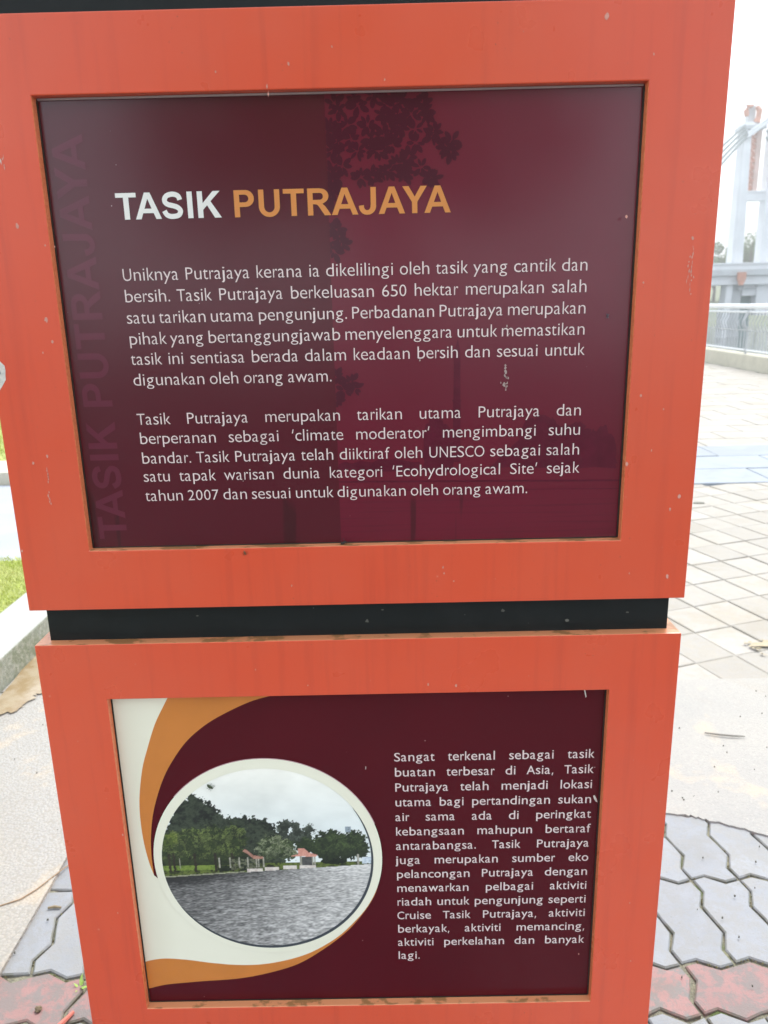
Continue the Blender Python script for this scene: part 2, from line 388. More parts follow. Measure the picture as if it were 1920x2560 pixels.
# --- pebble-finish concrete slab
slabo = empty('concrete_slab', (0, 0, 0)); slabo['kind'] = 'structure'
arc0 = [(-0.716, 0.785), (0.55, 0.783), (0.64, 0.780), (0.697, 0.772), (0.74, 0.764), (0.777, 0.752), (0.82, 0.73), (0.87, 0.70), (0.93, 0.66), (1.0, 0.61), (1.2, 0.43), (1.5, 0.12), (1.9, -0.4), (2.6, -1.6)]
arcR = [arc0[0]]
for (xa, ya), (xb, yb) in zip(arc0[1:], arc0[2:]):
    for k in range(5): arcR.append((xa + (xb - xa) * k / 5 + random.gauss(0, .0018), ya + (yb - ya) * k / 5 + random.gauss(0, .0035)))
arcR.append(arc0[-1])
MB().prism([(-1.236, -1.6), (-0.722, -1.6), (-0.712, 0.3), (-0.714, 0.782), (-0.714, 0.862), (-1.236, 0.865)], -0.03, 0.005).build('slab', SLAB, slabo)
MB().prism([(-1.236, 0.8665), (-0.709, 0.8635), (-0.709, 0.785)] + arcR[1:] + [(4.6, -1.6), (4.6, 1.448), (-1.236, 1.438)], -0.03, 0.0035).build('slab', SLAB, slabo)
MB().prism([(-1.236, 1.444), (-0.905, 1.448), (-0.905, 2.553), (-1.236, 2.555)], -0.03, 0.005).build('slab', SLAB, slabo)
MB().prism([(-0.716, 0.30), (-0.706, 0.30), (-0.705, 0.60), (-0.707, 0.782), (-0.713, 0.782)], -0.02, 0.008).prism([(-0.728, -1.6), (-0.712, -1.6), (-0.7065, 0.297), (-0.7165, 0.297)], -0.02, 0.008).build('mortar_strip', SLAB, slabo)
MB().tube([(-0.93, 0.42, 0.006), (-0.86, 0.465, 0.006), (-0.7886, 0.5095, 0.0065), (-0.753, 0.526, 0.0075), (-0.7313, 0.5527, 0.0075), (-0.7054, 0.597, 0.0095), (-0.685, 0.65, 0.002)], 0.0013, 6).build('rust_line', plain('rusty_wire', (0.34, 0.24, 0.15), 0.8), slabo)
def blob(name, pts, z, m, parent, ragged=0.006, n=5):
    out = []
    for i in range(len(pts)):
        a, b = Vector(pts[i]), Vector(pts[(i + 1) % len(pts)])
        for k in range(n): out.append(a.lerp(b, k / n) + Vector((random.gauss(0, ragged), random.gauss(0, ragged))))
    v = [(p.x, p.y, z) for p in out]; f = []
    for t in tessellate_polygon([[Vector((p.x, p.y, 0)) for p in out]]):
        a, b, c = (out[i] for i in t); f.append(tuple(t) if (b - a).cross(c - a) > 0 else tuple(t[::-1]))
    return obj(name, v, f, m, parent)
blob('puddle_stain', [(-1.233, 1.22), (-1.19, 1.27), (-1.1463, 1.3006), (-1.1134, 1.3491), (-1.1197, 1.3982), (-1.0837, 1.4287), (-1.07, 1.50), (-1.10, 1.60), (-1.13, 1.75), (-1.18, 1.88), (-1.233, 1.9)], 0.0085, STAIN, slabo, 0.007)

# --- cream paving beyond the slab
ca, sa = math.cos(math.radians(18.6)), math.sin(math.radians(18.6))
field = obj('paved_plaza', [(-0.9, 1.450, -0.0028), (6.1, 1.450, -0.0028), (6.1, 4.10, -0.0028), (-0.9, 4.10, -0.0028)], [(0, 1, 2, 3)], LJOINT); field['kind'] = 'structure'
def tile_mesh(lx, ly, g, m, ch=0.004, depth=0.02):
    a = [(g, g), (lx - g, g), (lx - g, ly - g), (g, ly - g)]; a = [(x + random.uniform(-.002, .002), y + random.uniform(-.002, .002)) for x, y in a]
    b = inset(a, ch); n = 4
    v = [(x, y, -depth) for x, y in a] + [(x, y, -ch * .6) for x, y in a] + [(x, y, 0) for x, y in b]
    f = [(8, 9, 10, 11)] + [(k + i, k + (i + 1) % n, k + n + (i + 1) % n, k + n + i) for k in (0, 4) for i in range(4)]
    me = bpy.data.meshes.new('paver'); me.from_pydata(v, [], f); me.materials.append(m); me.update(); return me
TX, TY = 0.165, 0.205
tv = [tile_mesh(TX, TY, 0.0028, PCREAM) for _ in range(5)]
rest = MB(); cnt = 0
for i in range(-12, 60):
    for j in range(-16, 30):
        lx, ly = i * TX, j * TY
        x, y = lx * ca - ly * sa + 0.6, lx * sa + ly * ca + 1.4
        cs = [(x + a * ca - b * sa, y + a * sa + b * ca) for a, b in ((0, 0), (TX, 0), (TX, TY), (0, TY))]
        if min(c[1] for c in cs) < 1.22 or max(c[1] for c in cs) > 4.28 or min(c[0] for c in cs) < -0.9 or max(c[0] for c in cs) > 6.1: continue
        xr = (x - 0.04) / (y + 0.82)
        z_ = 0.0015 + random.uniform(-0.0015, 0.0015)
        if 0.33 < xr < 0.66 and y < 4.1 and cnt < 290:
            place(random.choice(tv), 'paver', x, y, field, z_, 0.004, math.radians(18.6)); cnt += 1
        else: rest.prism([(cs[0][0] * .96 + cs[2][0] * .04, cs[0][1] * .96 + cs[2][1] * .04), (cs[1][0] * .96 + cs[3][0] * .04, cs[1][1] * .96 + cs[3][1] * .04), (cs[2][0] * .96 + cs[0][0] * .04, cs[2][1] * .96 + cs[0][1] * .04), (cs[3][0] * .96 + cs[1][0] * .04, cs[3][1] * .96 + cs[1][1] * .04)], -0.015, z_)
rest.build('paver_field', PCREAM, field)['kind'] = 'stuff'
blob('ochre_stain', [(1.2852, 1.6892), (1.3308, 1.7106), (1.42, 1.73), (1.55, 1.70), (1.5, 1.60), (1.39, 1.575), (1.3275, 1.60), (1.3141, 1.6258), (1.3126, 1.6613)], 0.008, STAIN2, field, 0.013, 8)
# edging of larger pieces between slab and cream pavers
# --- bluish flag band
band = obj('flag_path', [(-0.9, 4.10, -0.012), (6.1, 4.10, -0.012), (6.1, 5.46, -0.012), (-0.9, 5.46, -0.012)], [(0, 1, 2, 3)], PBLUE); band['kind'] = 'structure'
fv = [tile_mesh(0.70, 0.44, 0.006, PBLUE, 0.006) for _ in range(4)]
for j in range(3):
    for i in range(10):
        x = -0.9 + i * 0.70 + (0.3 if j % 2 else 0.0)
        if x + .7 > 6.12: continue
        place(random.choice(fv), 'flagstone', x, 4.13 + j * 0.45, band, 0.008 + random.uniform(-.002, .002), 0.002)
# --- far cream paving
far = obj('far_plaza', [(-0.9, 5.46, -0.010), (6.1, 5.46, -0.010), (6.1, 30, -0.010), (-0.9, 30, -0.010)], [(0, 1, 2, 3)], LJOINT); far['kind'] = 'structure'
fb = MB()
for j in range(46):
    y0 = 5.47 + j * 0.35
    for i in range(12):
        x0 = -0.9 + i * 0.6 - (0.3 if j % 2 else 0)
        xa, xb = max(x0, -0.9), min(x0 + 0.59, 6.1)
        if xb - xa > .05: fb.prism([(xa, y0), (xb, y0), (xb, y0 + 0.34), (xa, y0 + 0.34)], -0.02, random.uniform(-0.001, 0.002))
fb.build('paver_field', PCREAM, far)['kind'] = 'stuff'
st = MB()
for x, y, r in ((2.43, 4.87, 0.05), (2.55, 6.5, 0.06), (1.9, 3.65, 0.03), (2.5, 3.7, 0.05), (2.3, 3.2, 0.03)):
    st.prism([(x + r * math.cos(a) * random.uniform(.6, 1.4), y + r * .8 * math.sin(a) * random.uniform(.6, 1.3)) for a in [k * math.pi / 5 for k in range(10)]], 0.002, 0.007)
tag(st.build('dark_litter', plain('old_stain', (0.17, 0.17, 0.14), 0.8)), 'small dark clumps of litter dropped on the pale paving behind the sign', 'litter', kind='stuff')

# --- left side: kerb, lawn, road
kb = MB()
kerb = tag(empty('kerb', (-1.335, 1.0, 0)), 'mossy concrete kerb between the pebble slab and the lawn', 'kerb')
for k in range(4):
    y0 = 2.58 - (k + 1) * 1.30
    bevel(MB().box(-1.432, -1.238, y0 + .004, y0 + 1.296, -0.1, 0.113 + random.uniform(-.002, .002)).build('kerbstone', KERB, kerb), 0.012, 3)
lawn = obj('lawn', [(-14, -1.6, 0.085), (-1.43, -1.6, 0.085), (-1.43, 2.56, 0.085), (-14, 2.80, 0.085)], [(0, 1, 2, 3)], GRASSG); lawn['kind'] = 'structure'
road = obj('road', [(-40, 2.95, 0.0), (-0.9, 2.56, 0.0), (-0.9, 4.54, 0.0), (-40, 4.9, 0.0)], [(0, 1, 2, 3)], ROAD); road['kind'] = 'structure'
MB().prism([(-40, 4.91), (-0.905, 4.55), (-0.905, 5.0), (-40, 5.4)], -0.03, 0.09).build('road_kerb', CREAMK)['kind'] = 'structure'
lawn2 = obj('far_lawn', [(-60, 5.62, 0.085), (-0.91, 5.015, 0.085), (-0.91, 39, 0.085), (-60, 39, 0.085)], [(0, 1, 2, 3)], GRASSG); lawn2['kind'] = 'structure'
def blades(n, xr, yr, z, h, wdt):
    v, f = [], []
    for _ in range(n):
        x, y = random.uniform(*xr), random.uniform(*yr); a = random.uniform(0, 6.28); hh = h * random.uniform(.5, 1.3)
        dx, dy = math.cos(a) * wdt, math.sin(a) * wdt; lx, ly = random.gauss(0, .5) * hh, random.gauss(0, .5) * hh
        k = len(v); v += [(x - dx, y - dy, z), (x + dx, y + dy, z), (x + lx, y + ly, z + hh)]; f.append((k, k + 1, k + 2))
    return v, f
v, f = blades(26000, (-2.6, -1.425), (0.9, 2.6), 0.085, 0.022, 0.0020)
tag(obj('grass', v, f, BLADE), 'short bright green grass growing on the lawn beside the kerb', 'grass', kind='stuff')
v, f = blades(16000, (-7.5, -2.2), (5.1, 9.5), 0.085, 0.07, 0.006)
tag(obj('grass', v, f, BLADE), 'short bright green grass on the lawn across the road', 'grass', kind='stuff')

# ------------------------------------------------------------------ sign
HW = 0.375; D = 0.30
ZUT, ZUB, ZLT, ZLB = 1.4715, 0.8687, 0.8255, 0.150
UO = (-0.297, 0.298, 0.9394, 1.4010); LOo = (-0.2985, 0.2955, 0.2939, 0.7546)
RD = 0.0113
sign = tag(empty('information_sign', (0, D / 2, 0)), 'orange two-tier pillar sign with maroon text panels standing on grey pavers', 'sign')
def frame_box(name, z0, z1, op, parent):
    """hollow-fronted box: front face ring with a recessed opening"""
    xl, xr, a, b = op
    nx, nz = 13, 5
    vv = [(-HW, 0, z0), (HW, 0, z0), (HW, 0, z1), (-HW, 0, z1), (xl, 0, a), (xr, 0, a), (xr, 0, b), (xl, 0, b),
          (-HW, D, z0), (HW, D, z0), (HW, D, z1), (-HW, D, z1), (xl, RD + .003, a), (xr, RD + .003, a), (xr, RD + .003, b), (xl, RD + .003, b)]
    ff = [(0, 1, 5, 4), (1, 2, 6, 5), (2, 3, 7, 6), (3, 0, 4, 7), (4, 5, 13, 12), (5, 6, 14, 13), (6, 7, 15, 14), (7, 4, 12, 15),
          (1, 0, 8, 9), (2, 1, 9, 10), (3, 2, 10, 11), (0, 3, 11, 8), (9, 8, 11, 10)]
    o = obj(name, vv, ff, PAINT, parent)
    bevel(o, 0.0012, 2); return o
ub = frame_box('upper_box', ZUB, ZUT, UO, sign)
lb = frame_box('lower_box', ZLB, ZLT, LOo, sign)
for nm, z0, z1 in (('neck', ZUT, ZUT + 0.055), ('neck', ZLT, ZUB), ('plinth', 0.0, ZLB)):
    bevel(MB().box(-0.362, 0.363, 0.0141, D - 0.0141, z0 - (0.004 if z0 > 0.1 else 0), z1 + 0.004).build(nm, BLACK, sign), 0.001, 1)
# cap above the top neck (just outside the frame)
bevel(MB().box(-HW, HW, 0, D, ZUT + 0.051, ZUT + 0.16).build('cap', PAINT, sign), 0.0012, 2)
# mitre lines on the lower box's ledge
def ppanel(name, op, m):
    xl, xr, a, b = op
    return obj(name, [(xl - .0, RD, a), (xr, RD, a), (xr, RD, b), (xl, RD, b)], [(0, 1, 2, 3)], m, sign)
pu = ppanel('upper_panel', UO, UP); pl = ppanel('lower_panel', LOo, LO)
# grey sealant bead along the top of the upper panel
MB().box(UO[0] + .002, UO[1] - .002, RD - .0022, RD - .0004, UO[3] - .0022, UO[3] - .0004).build('sealant_bead', plain('sealant', (0.38, 0.30, 0.30), 0.6), sign)
# thin dark lines along the panel edges
gl = MB()
for (xl, xr, a, b) in (UO, LOo):
    for (x0, x1, z0, z1) in ((xl + .0002, xl + .0017, a + .001, b - .003), (xr - .0019, xr - .0002, a + .001, b - .003), (xl + .002, xr - .002, a + .0002, a + .0012)):
        gl.box(x0, x1, RD - .0012, RD - .0001, z0, z1)
gl.build('edge_line', DARK, sign)

# ---- header glyphs (cap height 1)
def arc(cx, cy, rx, ry, a0, a1, n=14):
    return [(cx + rx * math.cos(math.radians(a0 + (a1 - a0) * i / n)), cy + ry * math.sin(math.radians(a0 + (a1 - a0) * i / n))) for i in range(n + 1)]
SW = 0.205
def ribbon(pts, wd):
    L, R_ = [], []
    for i, p in enumerate(pts):
        a = Vector(pts[max(i - 1, 0)]); b = Vector(pts[min(i + 1, len(pts) - 1)]); t = (b - a).normalized(); n_ = Vector((-t.y, t.x)) * wd / 2
        L.append(tuple(Vector(p) + n_)); R_.append(tuple(Vector(p) - n_))
    return L + R_[::-1]
def catmull(P_, n=8):
    o = []
    for i in range(len(P_) - 1):
        p0, p1, p2, p3 = (Vector(P_[max(i - 1, 0)]), Vector(P_[i]), Vector(P_[i + 1]), Vector(P_[min(i + 2, len(P_) - 1)]))
        for k in range(n):
            t = k / n
            o.append(tuple(0.5 * ((2 * p1) + (p2 - p0) * t + (2 * p0 - 5 * p1 + 4 * p2 - p3) * t * t + (3 * p1 - p0 - 3 * p2 + p3) * t ** 3)))
    o.append(tuple(P_[-1])); return o
G = {}
G['T'] = (0.853, [[[(0.03, 1), (0.03, .83), (.323, .83), (.323, 0), (.53, 0), (.53, .83), (.823, .83), (.823, 1)]]])
G['A'] = (1.008, [[[(0, 0), (.215, 0), (.30, .227), (.705, .227), (.795, 0), (1.008, 0), (.612, 1), (.396, 1)], [(.365, .395), (.503, .77), (.64, .395)]]])
G['I'] = (0.388, [[[(.095, 0), (.298, 0), (.298, 1), (.095, 1)]]])
G['K'] = (1.008, [[[(.10, 0), (.303, 0), (.303, .303), (.468, .472), (.745, 0), (1.008, 0), (.608, .62), (.987, 1), (.715, 1), (.303, .556), (.303, 1), (.10, 1)]]])
G['Y'] = (0.93, [[[(.363, 0), (.566, 0), (.566, .42), (.928, 1), (.692, 1), (.468, .61), (.238, 1), (.002, 1), (.363, .418)]]])
G['P'] = (0.93, [[[(.10, 0), (.303, 0), (.303, .377), (.52, .377)] + arc(.54, .689, .32, .311, -80, 80) + [(.50, 1), (.10, 1)], [(.303, .547), (.303, .83), (.50, .83)] + arc(.51, .689, .14, .141, 85, -85, 10) + [(.48, .547)]]])
G['U'] = (1.008, [[[(.10, 1), (.10, .40)] + arc(.502, .38, .402, .397, 182, 358, 22) + [(.904, .40), (.904, 1), (.702, 1), (.702, .40)] + arc(.502, .37, .20, .215, 0, -180, 14) + [(.303, .40), (.303, 1)]]])
G['R'] = (1.008, [[[(.10, 0), (.303, 0), (.303, .417), (.345, .417)] + catmull([(.345, .417), (.45, .40), (.52, .33), (.60, .21), (.74, 0)], 5)[1:] + [(.985, 0), (.85, .215), (.76, .34), (.66, .43), (.70, .445)] + arc(.60, .715, .30, .275, -65, 75) + [(.53, 1), (.10, 1)], [(.303, .577), (.303, .83), (.54, .83)] + arc(.57, .705, .12, .127, 80, -80, 10) + [(.50, .577)]]])
G['J'] = (0.777, [[[(.48, 1), (.684, 1), (.684, .36)] + arc(.355, .31, .329, .327, 0, -90, 12) + arc(.33, .30, .30, .317, -90, -178, 10)[1:] + [(.03, .32), (.222, .345)] + arc(.345, .30, .125, .15, 175, 350, 10) + [(.48, .37)]]])
sc_ = catmull([(.12, .30), (.20, .155), (.34, .088), (.50, .085), (.66, .125), (.735, .235), (.73, .33), (.62, .43), (.46, .485), (.28, .535), (.175, .62), (.165, .745), (.25, .86), (.42, .915), (.58, .90), (.70, .83), (.745, .70)], 4)
G['S'] = (0.93, [[ribbon(sc_, .19)]])
G[' '] = (0.40, [])
def header(name, txt, x0, x1, z0, cap, m, y, parent, kern={}):
    adv = 0; pos = []
    for i, ch in enumerate(txt):
        pos.append(adv); adv += G[ch][0] + (-0.10 if txt[i:i + 2] in ('TA', 'AY', 'YA') else 0.0)
    sx = (x1 - x0) / adv; shapes = []
    for ch, p_ in zip(txt, pos):
        for sh in G[ch][1]: shapes.append([[(x0 + (p_ + a) * sx, z0 + b * cap) for a, b in r] for r in sh])
    return flat(name, shapes, y, m, parent)
YT = RD - 0.0006
header('header_word', 'TASIK', -0.2302, -0.1232, 1.2880, 0.0252, HDW, YT, pu)
header('header_word', 'PUTRAJAYA', -0.1125, 0.1090, 1.2878, 0.0256, HDO, YT, pu)
# vertical watermark, read bottom to top
def watermark():
    txt = 'TASIK PUTRAJAYA'; adv = 0; shapes = []
    tot = sum(G[c][0] for c in txt) - 0.5
    z0, z1 = 0.9490, 1.3620; s_ = (z1 - z0) / tot; capx = 0.0315
    for i, ch in enumerate(txt):
        for sh in G[ch][1]: shapes.append([[(-0.2560 - b * capx, z0 + (adv + a) * s_) for a, b in r] for r in sh])
        adv += G[ch][0] + (-0.10 if txt[i:i + 2] in ('TA', 'AY', 'YA') else 0.0)
    return flat('watermark_lettering', shapes, RD - 0.0003, WMK, pu)
watermark()

# ---- body text
MW = dict(a=482, b=569, c=448, d=564, e=501, f=292, g=559, h=555, i=234, j=243, k=469, l=236, m=834, n=555, o=549, p=569, q=563, r=327, s=396, t=331, u=551, v=481, w=736, x=463, y=471, z=428,
          A=612, C=580, E=492, N=658, O=689, P=532, S=493, T=497, U=647)
MW.update({c: 513 for c in '0123456789'}); MW.update({'.': 207, ',': 207, '<': 236, '>': 236, '-': 307})
SB = dict(a=(40, 70), b=(73, 38), c=(38, 25), d=(38, 73), e=(38, 36), f=(20, -12), g=(38, 70), h=(73, 70), i=(67, 65), j=(-45, 70), k=(73, 0), l=(73, 75), m=(73, 70), n=(73, 70), o=(38, 38), p=(73, 38), r=(73, 5), s=(38, 36), t=(18, 20), u=(68, 73), w=(12, 12), y=(9, 9), v=(9, 9),
          A=(3, 12), C=(36, 35), E=(76, 35), N=(76, 76), O=(36, 36), P=(76, 35), S=(42, 38), T=(2, 2), U=(75, 74))
gcache = {}
dg = None
def glyph(ch, off=0.0):
    """outline of one letter from Blender's own font, warped to a humanist proportion; em units"""
    if (ch, off) in gcache: return gcache[(ch, off)]
    if ch == ',':
        me = ([(.03, -.13), (.075, -.13), (.145, .085), (.065, .085)], [(0, 1, 2, 3)])
    elif ch in '<>':
        p = [(.06, .46), (.105, .46), (.165, .70), (.10, .70)] if ch == '>' else [(.07, .46), (.135, .46), (.18, .70), (.13, .70)]
        me = ([tuple(q) for q in p], [(0, 1, 2, 3)])
    else:
        c_ = bpy.data.curves.new('g', 'FONT'); c_.body = ch; c_.resolution_u = 3; c_.offset = off; c_.size = 1.0
        o_ = bpy.data.objects.new('g', c_); C.objects.link(o_)
        bpy.context.view_layer.update()
        mm = bpy.data.meshes.new_from_object(o_.evaluated_get(bpy.context.evaluated_depsgraph_get()))
        me = ([(v_.co.x, v_.co.y) for v_ in mm.vertices], [tuple(p_.vertices) for p_ in mm.polygons])
        bpy.data.objects.remove(o_); bpy.data.curves.remove(c_); bpy.data.meshes.remove(mm)
    gcache[(ch, off)] = me; return me
def vb(ch): return (min(q[1] for q in glyph(ch)[0]), max(q[1] for q in glyph(ch)[0]))
XH = vb('x')[1]; CAP = vb('H')[1]; ASC = vb('l')[1]; DESC = vb('p')[0]
def warp(ch, y):
    if ch in '<>,': return y
    if ch.isupper() or ch.isdigit(): return y * (0.674 if ch.isupper() else 0.65) / CAP
    if y < 0: return y * 0.205 / abs(DESC)
    if y <= XH: return y * 0.484 / XH
    return 0.484 + (y - XH) * (0.71 - 0.484) / (ASC - XH)
def text_line(txt, x0, x1, z, em, m, y, parent, off=0.0, dx=0, dz=0, name='text_line', sx=1.0):
    words = txt.split(' ')
    ww = [sum(MW[c] for c in w_) * em / 1000 * sx for w_ in words]
    if x1 is None: gap = 0.212 * em * sx
    else: gap = (x1 - x0 - sum(ww)) / max(len(words) - 1, 1)
    v, f = [], []; x = x0
    for w_, wl_ in zip(words, ww):
        for ch in w_:
            a = MW[ch] * em / 1000 * sx; gv_, gf = glyph(ch, off)
            lo, hi = min(q[0] for q in gv_), max(q[0] for q in gv_)
            lsb, rsb = SB.get(ch, (50, 50)) if ch not in '.,<>' else (60, 50)
            if ch == '1': lsb, rsb = 90, 90
            tw = a - (lsb + rsb) * em / 1000 * sx
            k = len(v)
            kx = tw / (hi - lo)
            if ch in '.il': kx = min(kx, em * 1.05)
            if ch in '<>,': kx = em
            cx_ = x + lsb * em / 1000 * sx + (tw - kx * (hi - lo)) / 2
            v += [(cx_ + (q[0] - lo) * kx + dx, y, z + warp(ch, q[1]) * em + dz) for q in gv_]
            f += [tuple(k + i for i in p_) for p_ in gf]
            x += a
        x += gap
    o = obj(name, v, f, m, parent); return o
UPT = [('Uniknya Putrajaya kerana ia dikelilingi oleh tasik yang cantik dan', 1.2284, 1), ('bersih. Tasik Putrajaya berkeluasan 650 hektar merupakan salah', 1.2070, 1),
       ('satu tarikan utama pengunjung. Perbadanan Putrajaya merupakan', 1.1854, 1), ('pihak yang bertanggungjawab menyelenggara untuk memastikan', 1.1638, 1),
       ('tasik ini sentiasa berada dalam keadaan bersih dan sesuai untuk', 1.1427, 1), ('digunakan oleh orang awam.', 1.1208, -0.0176),
       ('Tasik Putrajaya merupakan tarikan utama Putrajaya dan', 1.0786, 1), ('berperanan sebagai <climate moderator> mengimbangi suhu', 1.0574, 1),
       ('bandar. Tasik Putrajaya telah diiktiraf oleh UNESCO sebagai salah', 1.0355, 1), ('satu tapak warisan dunia kategori <Ecohydrological Site> sejak', 1.0151, 1),
       ('tahun 2007 dan sesuai untuk digunakan oleh orang awam.', 0.9930, 0.1950)]
for t, z, e in UPT:
    text_line(t, -0.2313, 0.2510 if e == 1 else e, z, 0.0181, TXT, YT, pu, -0.009, sx=0.965)
LOT = ['Sangat terkenal sebagai tasik', 'buatan terbesar di Asia, Tasik', 'Putrajaya telah menjadi lokasi', 'utama bagi pertandingan sukan', 'air sama ada di peringkat', 'kebangsaan mahupun bertaraf',
       'antarabangsa. Tasik Putrajaya', 'juga merupakan sumber eko', 'pelancongan Putrajaya dengan', 'menawarkan pelbagai aktiviti', 'riadah untuk pengunjung seperti', 'Cruise Tasik Putrajaya, aktiviti',
       'berkayak, aktiviti memancing,', 'aktiviti perkelahan dan banyak', 'lagi.']
for i, t in enumerate(LOT):
    z = 0.6571 + (0.3585 - 0.6571) * i / 14
    e = 0.2856 if i < 14 else None
    o = text_line(t, 0.0394, e, z, 0.0174, TXT, YT, pl, -0.002)
    text_line(t, 0.0394, e, z, 0.0174, TXS, RD - 0.0003, o, 0.006, 0.0006, -0.0007, 'letter_shadow')

# ---- printed leaves and skyline on the upper panel
LEAF = [(0.0176, 1.3881), (-0.0014, 1.3849), (0.0327, 1.3958), (0.0471, 1.3757), (0.0623, 1.3916), (0.0821, 1.3885), (0.085, 1.3785), (0.0071, 1.3702), (0.027, 1.3698), (0.0418, 1.3603), (0.06, 1.369), (-0.0034, 1.3567), (0.0163, 1.3471), (0.0738, 1.3532), (0.0919, 1.3583), (0.1099, 1.3542), (0.1089, 1.345), (0.0007, 1.3335), (0.0186, 1.3228), (0.0308, 1.3234), (0.0461, 1.3278), (0.0644, 1.3274), (0.0796, 1.3308), (0.0896, 1.3221), (-0.0099, 1.3706), (-0.0088, 1.3476), (-0.0096, 1.329), (0.0365, 1.3466), (0.0666, 1.3404), (-0.0086, 1.2736), (-0.0028, 1.2628), (-0.0105, 1.2531), (-0.0103, 1.3102), (-0.0148, 1.3008),
        (-0.0144, 1.1252), (0.0032, 1.1198), (0.0054, 1.1129), (-0.0047, 1.1107), (-0.0149, 1.1004), (0.0500, 1.3520), (0.0300, 1.3580), (0.0560, 1.3350), (0.074, 1.366), (0.010, 1.358), (0.045, 1.388), (0.070, 1.379)]
lshapes = []; used = set()
for (cx, cz) in list(LEAF[:24]) + list(LEAF[24:34]):
    if random.random() < .75: LEAF.append((cx + random.uniform(-.008, .008), cz + random.uniform(-.007, .007)))
for (cx, cz) in LEAF:
    n = random.randint(6, 9); a0 = random.uniform(0, 6.28)
    for k in range(n):
        a = a0 + k * 6.283 / n + random.uniform(-.3, .3); L = random.uniform(.0065, .0115); W = L * random.uniform(.19, .30)
        d = (math.cos(a), math.sin(a)); nn = (-d[1], d[0]); s0 = random.uniform(.0005, .002)
        base = (cx + d[0] * s0, cz + d[1] * s0)
        pr = [(0, 0), (.25, .75), (.55, 1), (.85, .65), (1, 0), (.85, -.65), (.55, -1), (.25, -.75)]
        pts = [(base[0] + d[0] * u * L + nn[0] * w_ * W, base[1] + d[1] * u * L + nn[1] * w_ * W) for u, w_ in pr]
        pts = [(max(p_[0], -0.0147), min(p_[1], 1.3985)) for p_ in pts]
        if len({round(p_[0], 5) for p_ in pts}) > 3: lshapes.append([pts])
# every leaf a hair in front of the last so that no two faces share a plane
v, f = [], []
for i, sh in enumerate(lshapes):
    n = len(v); r = sh[0]; v += [(a, RD - 0.00012 - i * 6e-7, b) for a, b in r]
    A_ = sum(r[j][0] * r[(j + 1) % 8][1] - r[(j + 1) % 8][0] * r[j][1] for j in range(8))
    f.append(tuple(range(n, n + 8)) if A_ > 0 else tuple(range(n, n + 8))[::-1])
obj('leaf_print', v, f, LEAFP, pu)['kind'] = 'stuff'
def ragged(pts, amp, n=6):
    o = []
    for i in range(len(pts)):
        a, b = Vector(pts[i]), Vector(pts[(i + 1) % len(pts)])
        for k in range(n): o.append(tuple(a.lerp(b, k / n) + (Vector((random.gauss(0, amp), random.gauss(0, amp))) if k else Vector((0, 0)))))
    return o
flat('skyline_print', [[[(.1117, 1.03), (.1197, 1.03), (.1197, 1.095), (.1208, 1.098), (.1195, 1.099), (.1193, 1.149), (.1165, 1.162), (.1125, 1.149), (.1121, 1.099), (.1108, 1.098), (.1118, 1.095)]]], RD - .0002, SKYP, pu)
flat('skyline_print', [[ragged([(.078, 1.02), (.1115, 1.02), (.1115, 1.062), (.1050, 1.072), (.0950, 1.079), (.0845, 1.078), (.080, 1.06)], .0012)],
                       [ragged([(.150, 1.022), (.292, 1.019), (.2900, 1.045), (.277, 1.068), (.262, 1.060), (.250, 1.072), (.229, 1.067), (.21, 1.080), (.1932, 1.076), (.18, 1.05)], .0015)],
                       [ragged([(-.014, 1.0235), (.075, 1.021), (.075, 1.031), (.03, 1.035), (-.014, 1.030)], .0012)]], RD - .00025, SKYP, pu)
flat('skyline_print', [[[(-.0145, 1.0115), (.296, 1.0065), (.296, 1.0045), (-.0145, 1.0095)]], [[(-.0145, 1.0005), (.296, .9965), (.296, .9958), (-.0145, .9998)]]], RD - .0002, SKYP, pu)

# ---- lower panel print
oc = [(-0.2275, 0.7541), (-0.2369, 0.7374), (-0.2492, 0.7138), (-0.2614, 0.6814), (-0.2707, 0.6527), (-0.2781, 0.6146), (-0.2805, 0.5846), (-0.28, 0.551), (-0.2766, 0.5199), (-0.2717, 0.4971)]
ic = [(-0.0936, 0.7541), (-0.1056, 0.7498), (-0.1316, 0.7421), (-0.1626, 0.7274), (-0.189, 0.7112), (-0.2137, 0.689), (-0.2341, 0.6607), (-0.2466, 0.6376), (-0.2569, 0.6112), (-0.2648, 0.5843), (-0.27, 0.5539), (-0.272, 0.526), (-0.2717, 0.4971)]
wl_ = [(-0.2983, 0.3605), (-0.2850, 0.3638), (-0.2675, 0.3654), (-0.2402, 0.3625), (-0.2074, 0.3567), (-0.1745, 0.3529), (-0.1412, 0.3533), (-0.1076, 0.3597), (-0.0767, 0.3709), (-0.0456, 0.3905), (-0.023, 0.4116), (-0.0032, 0.4374), (0.0082, 0.4599), (0.0167, 0.479)]
ol_ = [(-0.2983, 0.3158), (-0.2800, 0.3208), (-0.2632, 0.3235), (-0.221, 0.3271), (-0.1761, 0.3303), (-0.1366, 0.3381), (-0.0942, 0.3526), (-0.0572, 0.3773), (-0.026, 0.405), (-0.0033, 0.4342), (0.0109, 0.4598), (0.0167, 0.479)]
oc, ic, wl_, ol_ = (catmull(q, 6) for q in (oc, ic, wl_, ol_))
flat('orange_swoosh', [[oc + ic[::-1][1:]]], RD - .0003, ORANGEP, pl)
flat('orange_swoosh', [[ol_ + wl_[::-1][1:]]], RD - .0003, ORANGEP, pl)
CI, RI, CO, RO = (-0.1240, 0.5160), 0.1350, (-0.1235, 0.5190), 0.1457
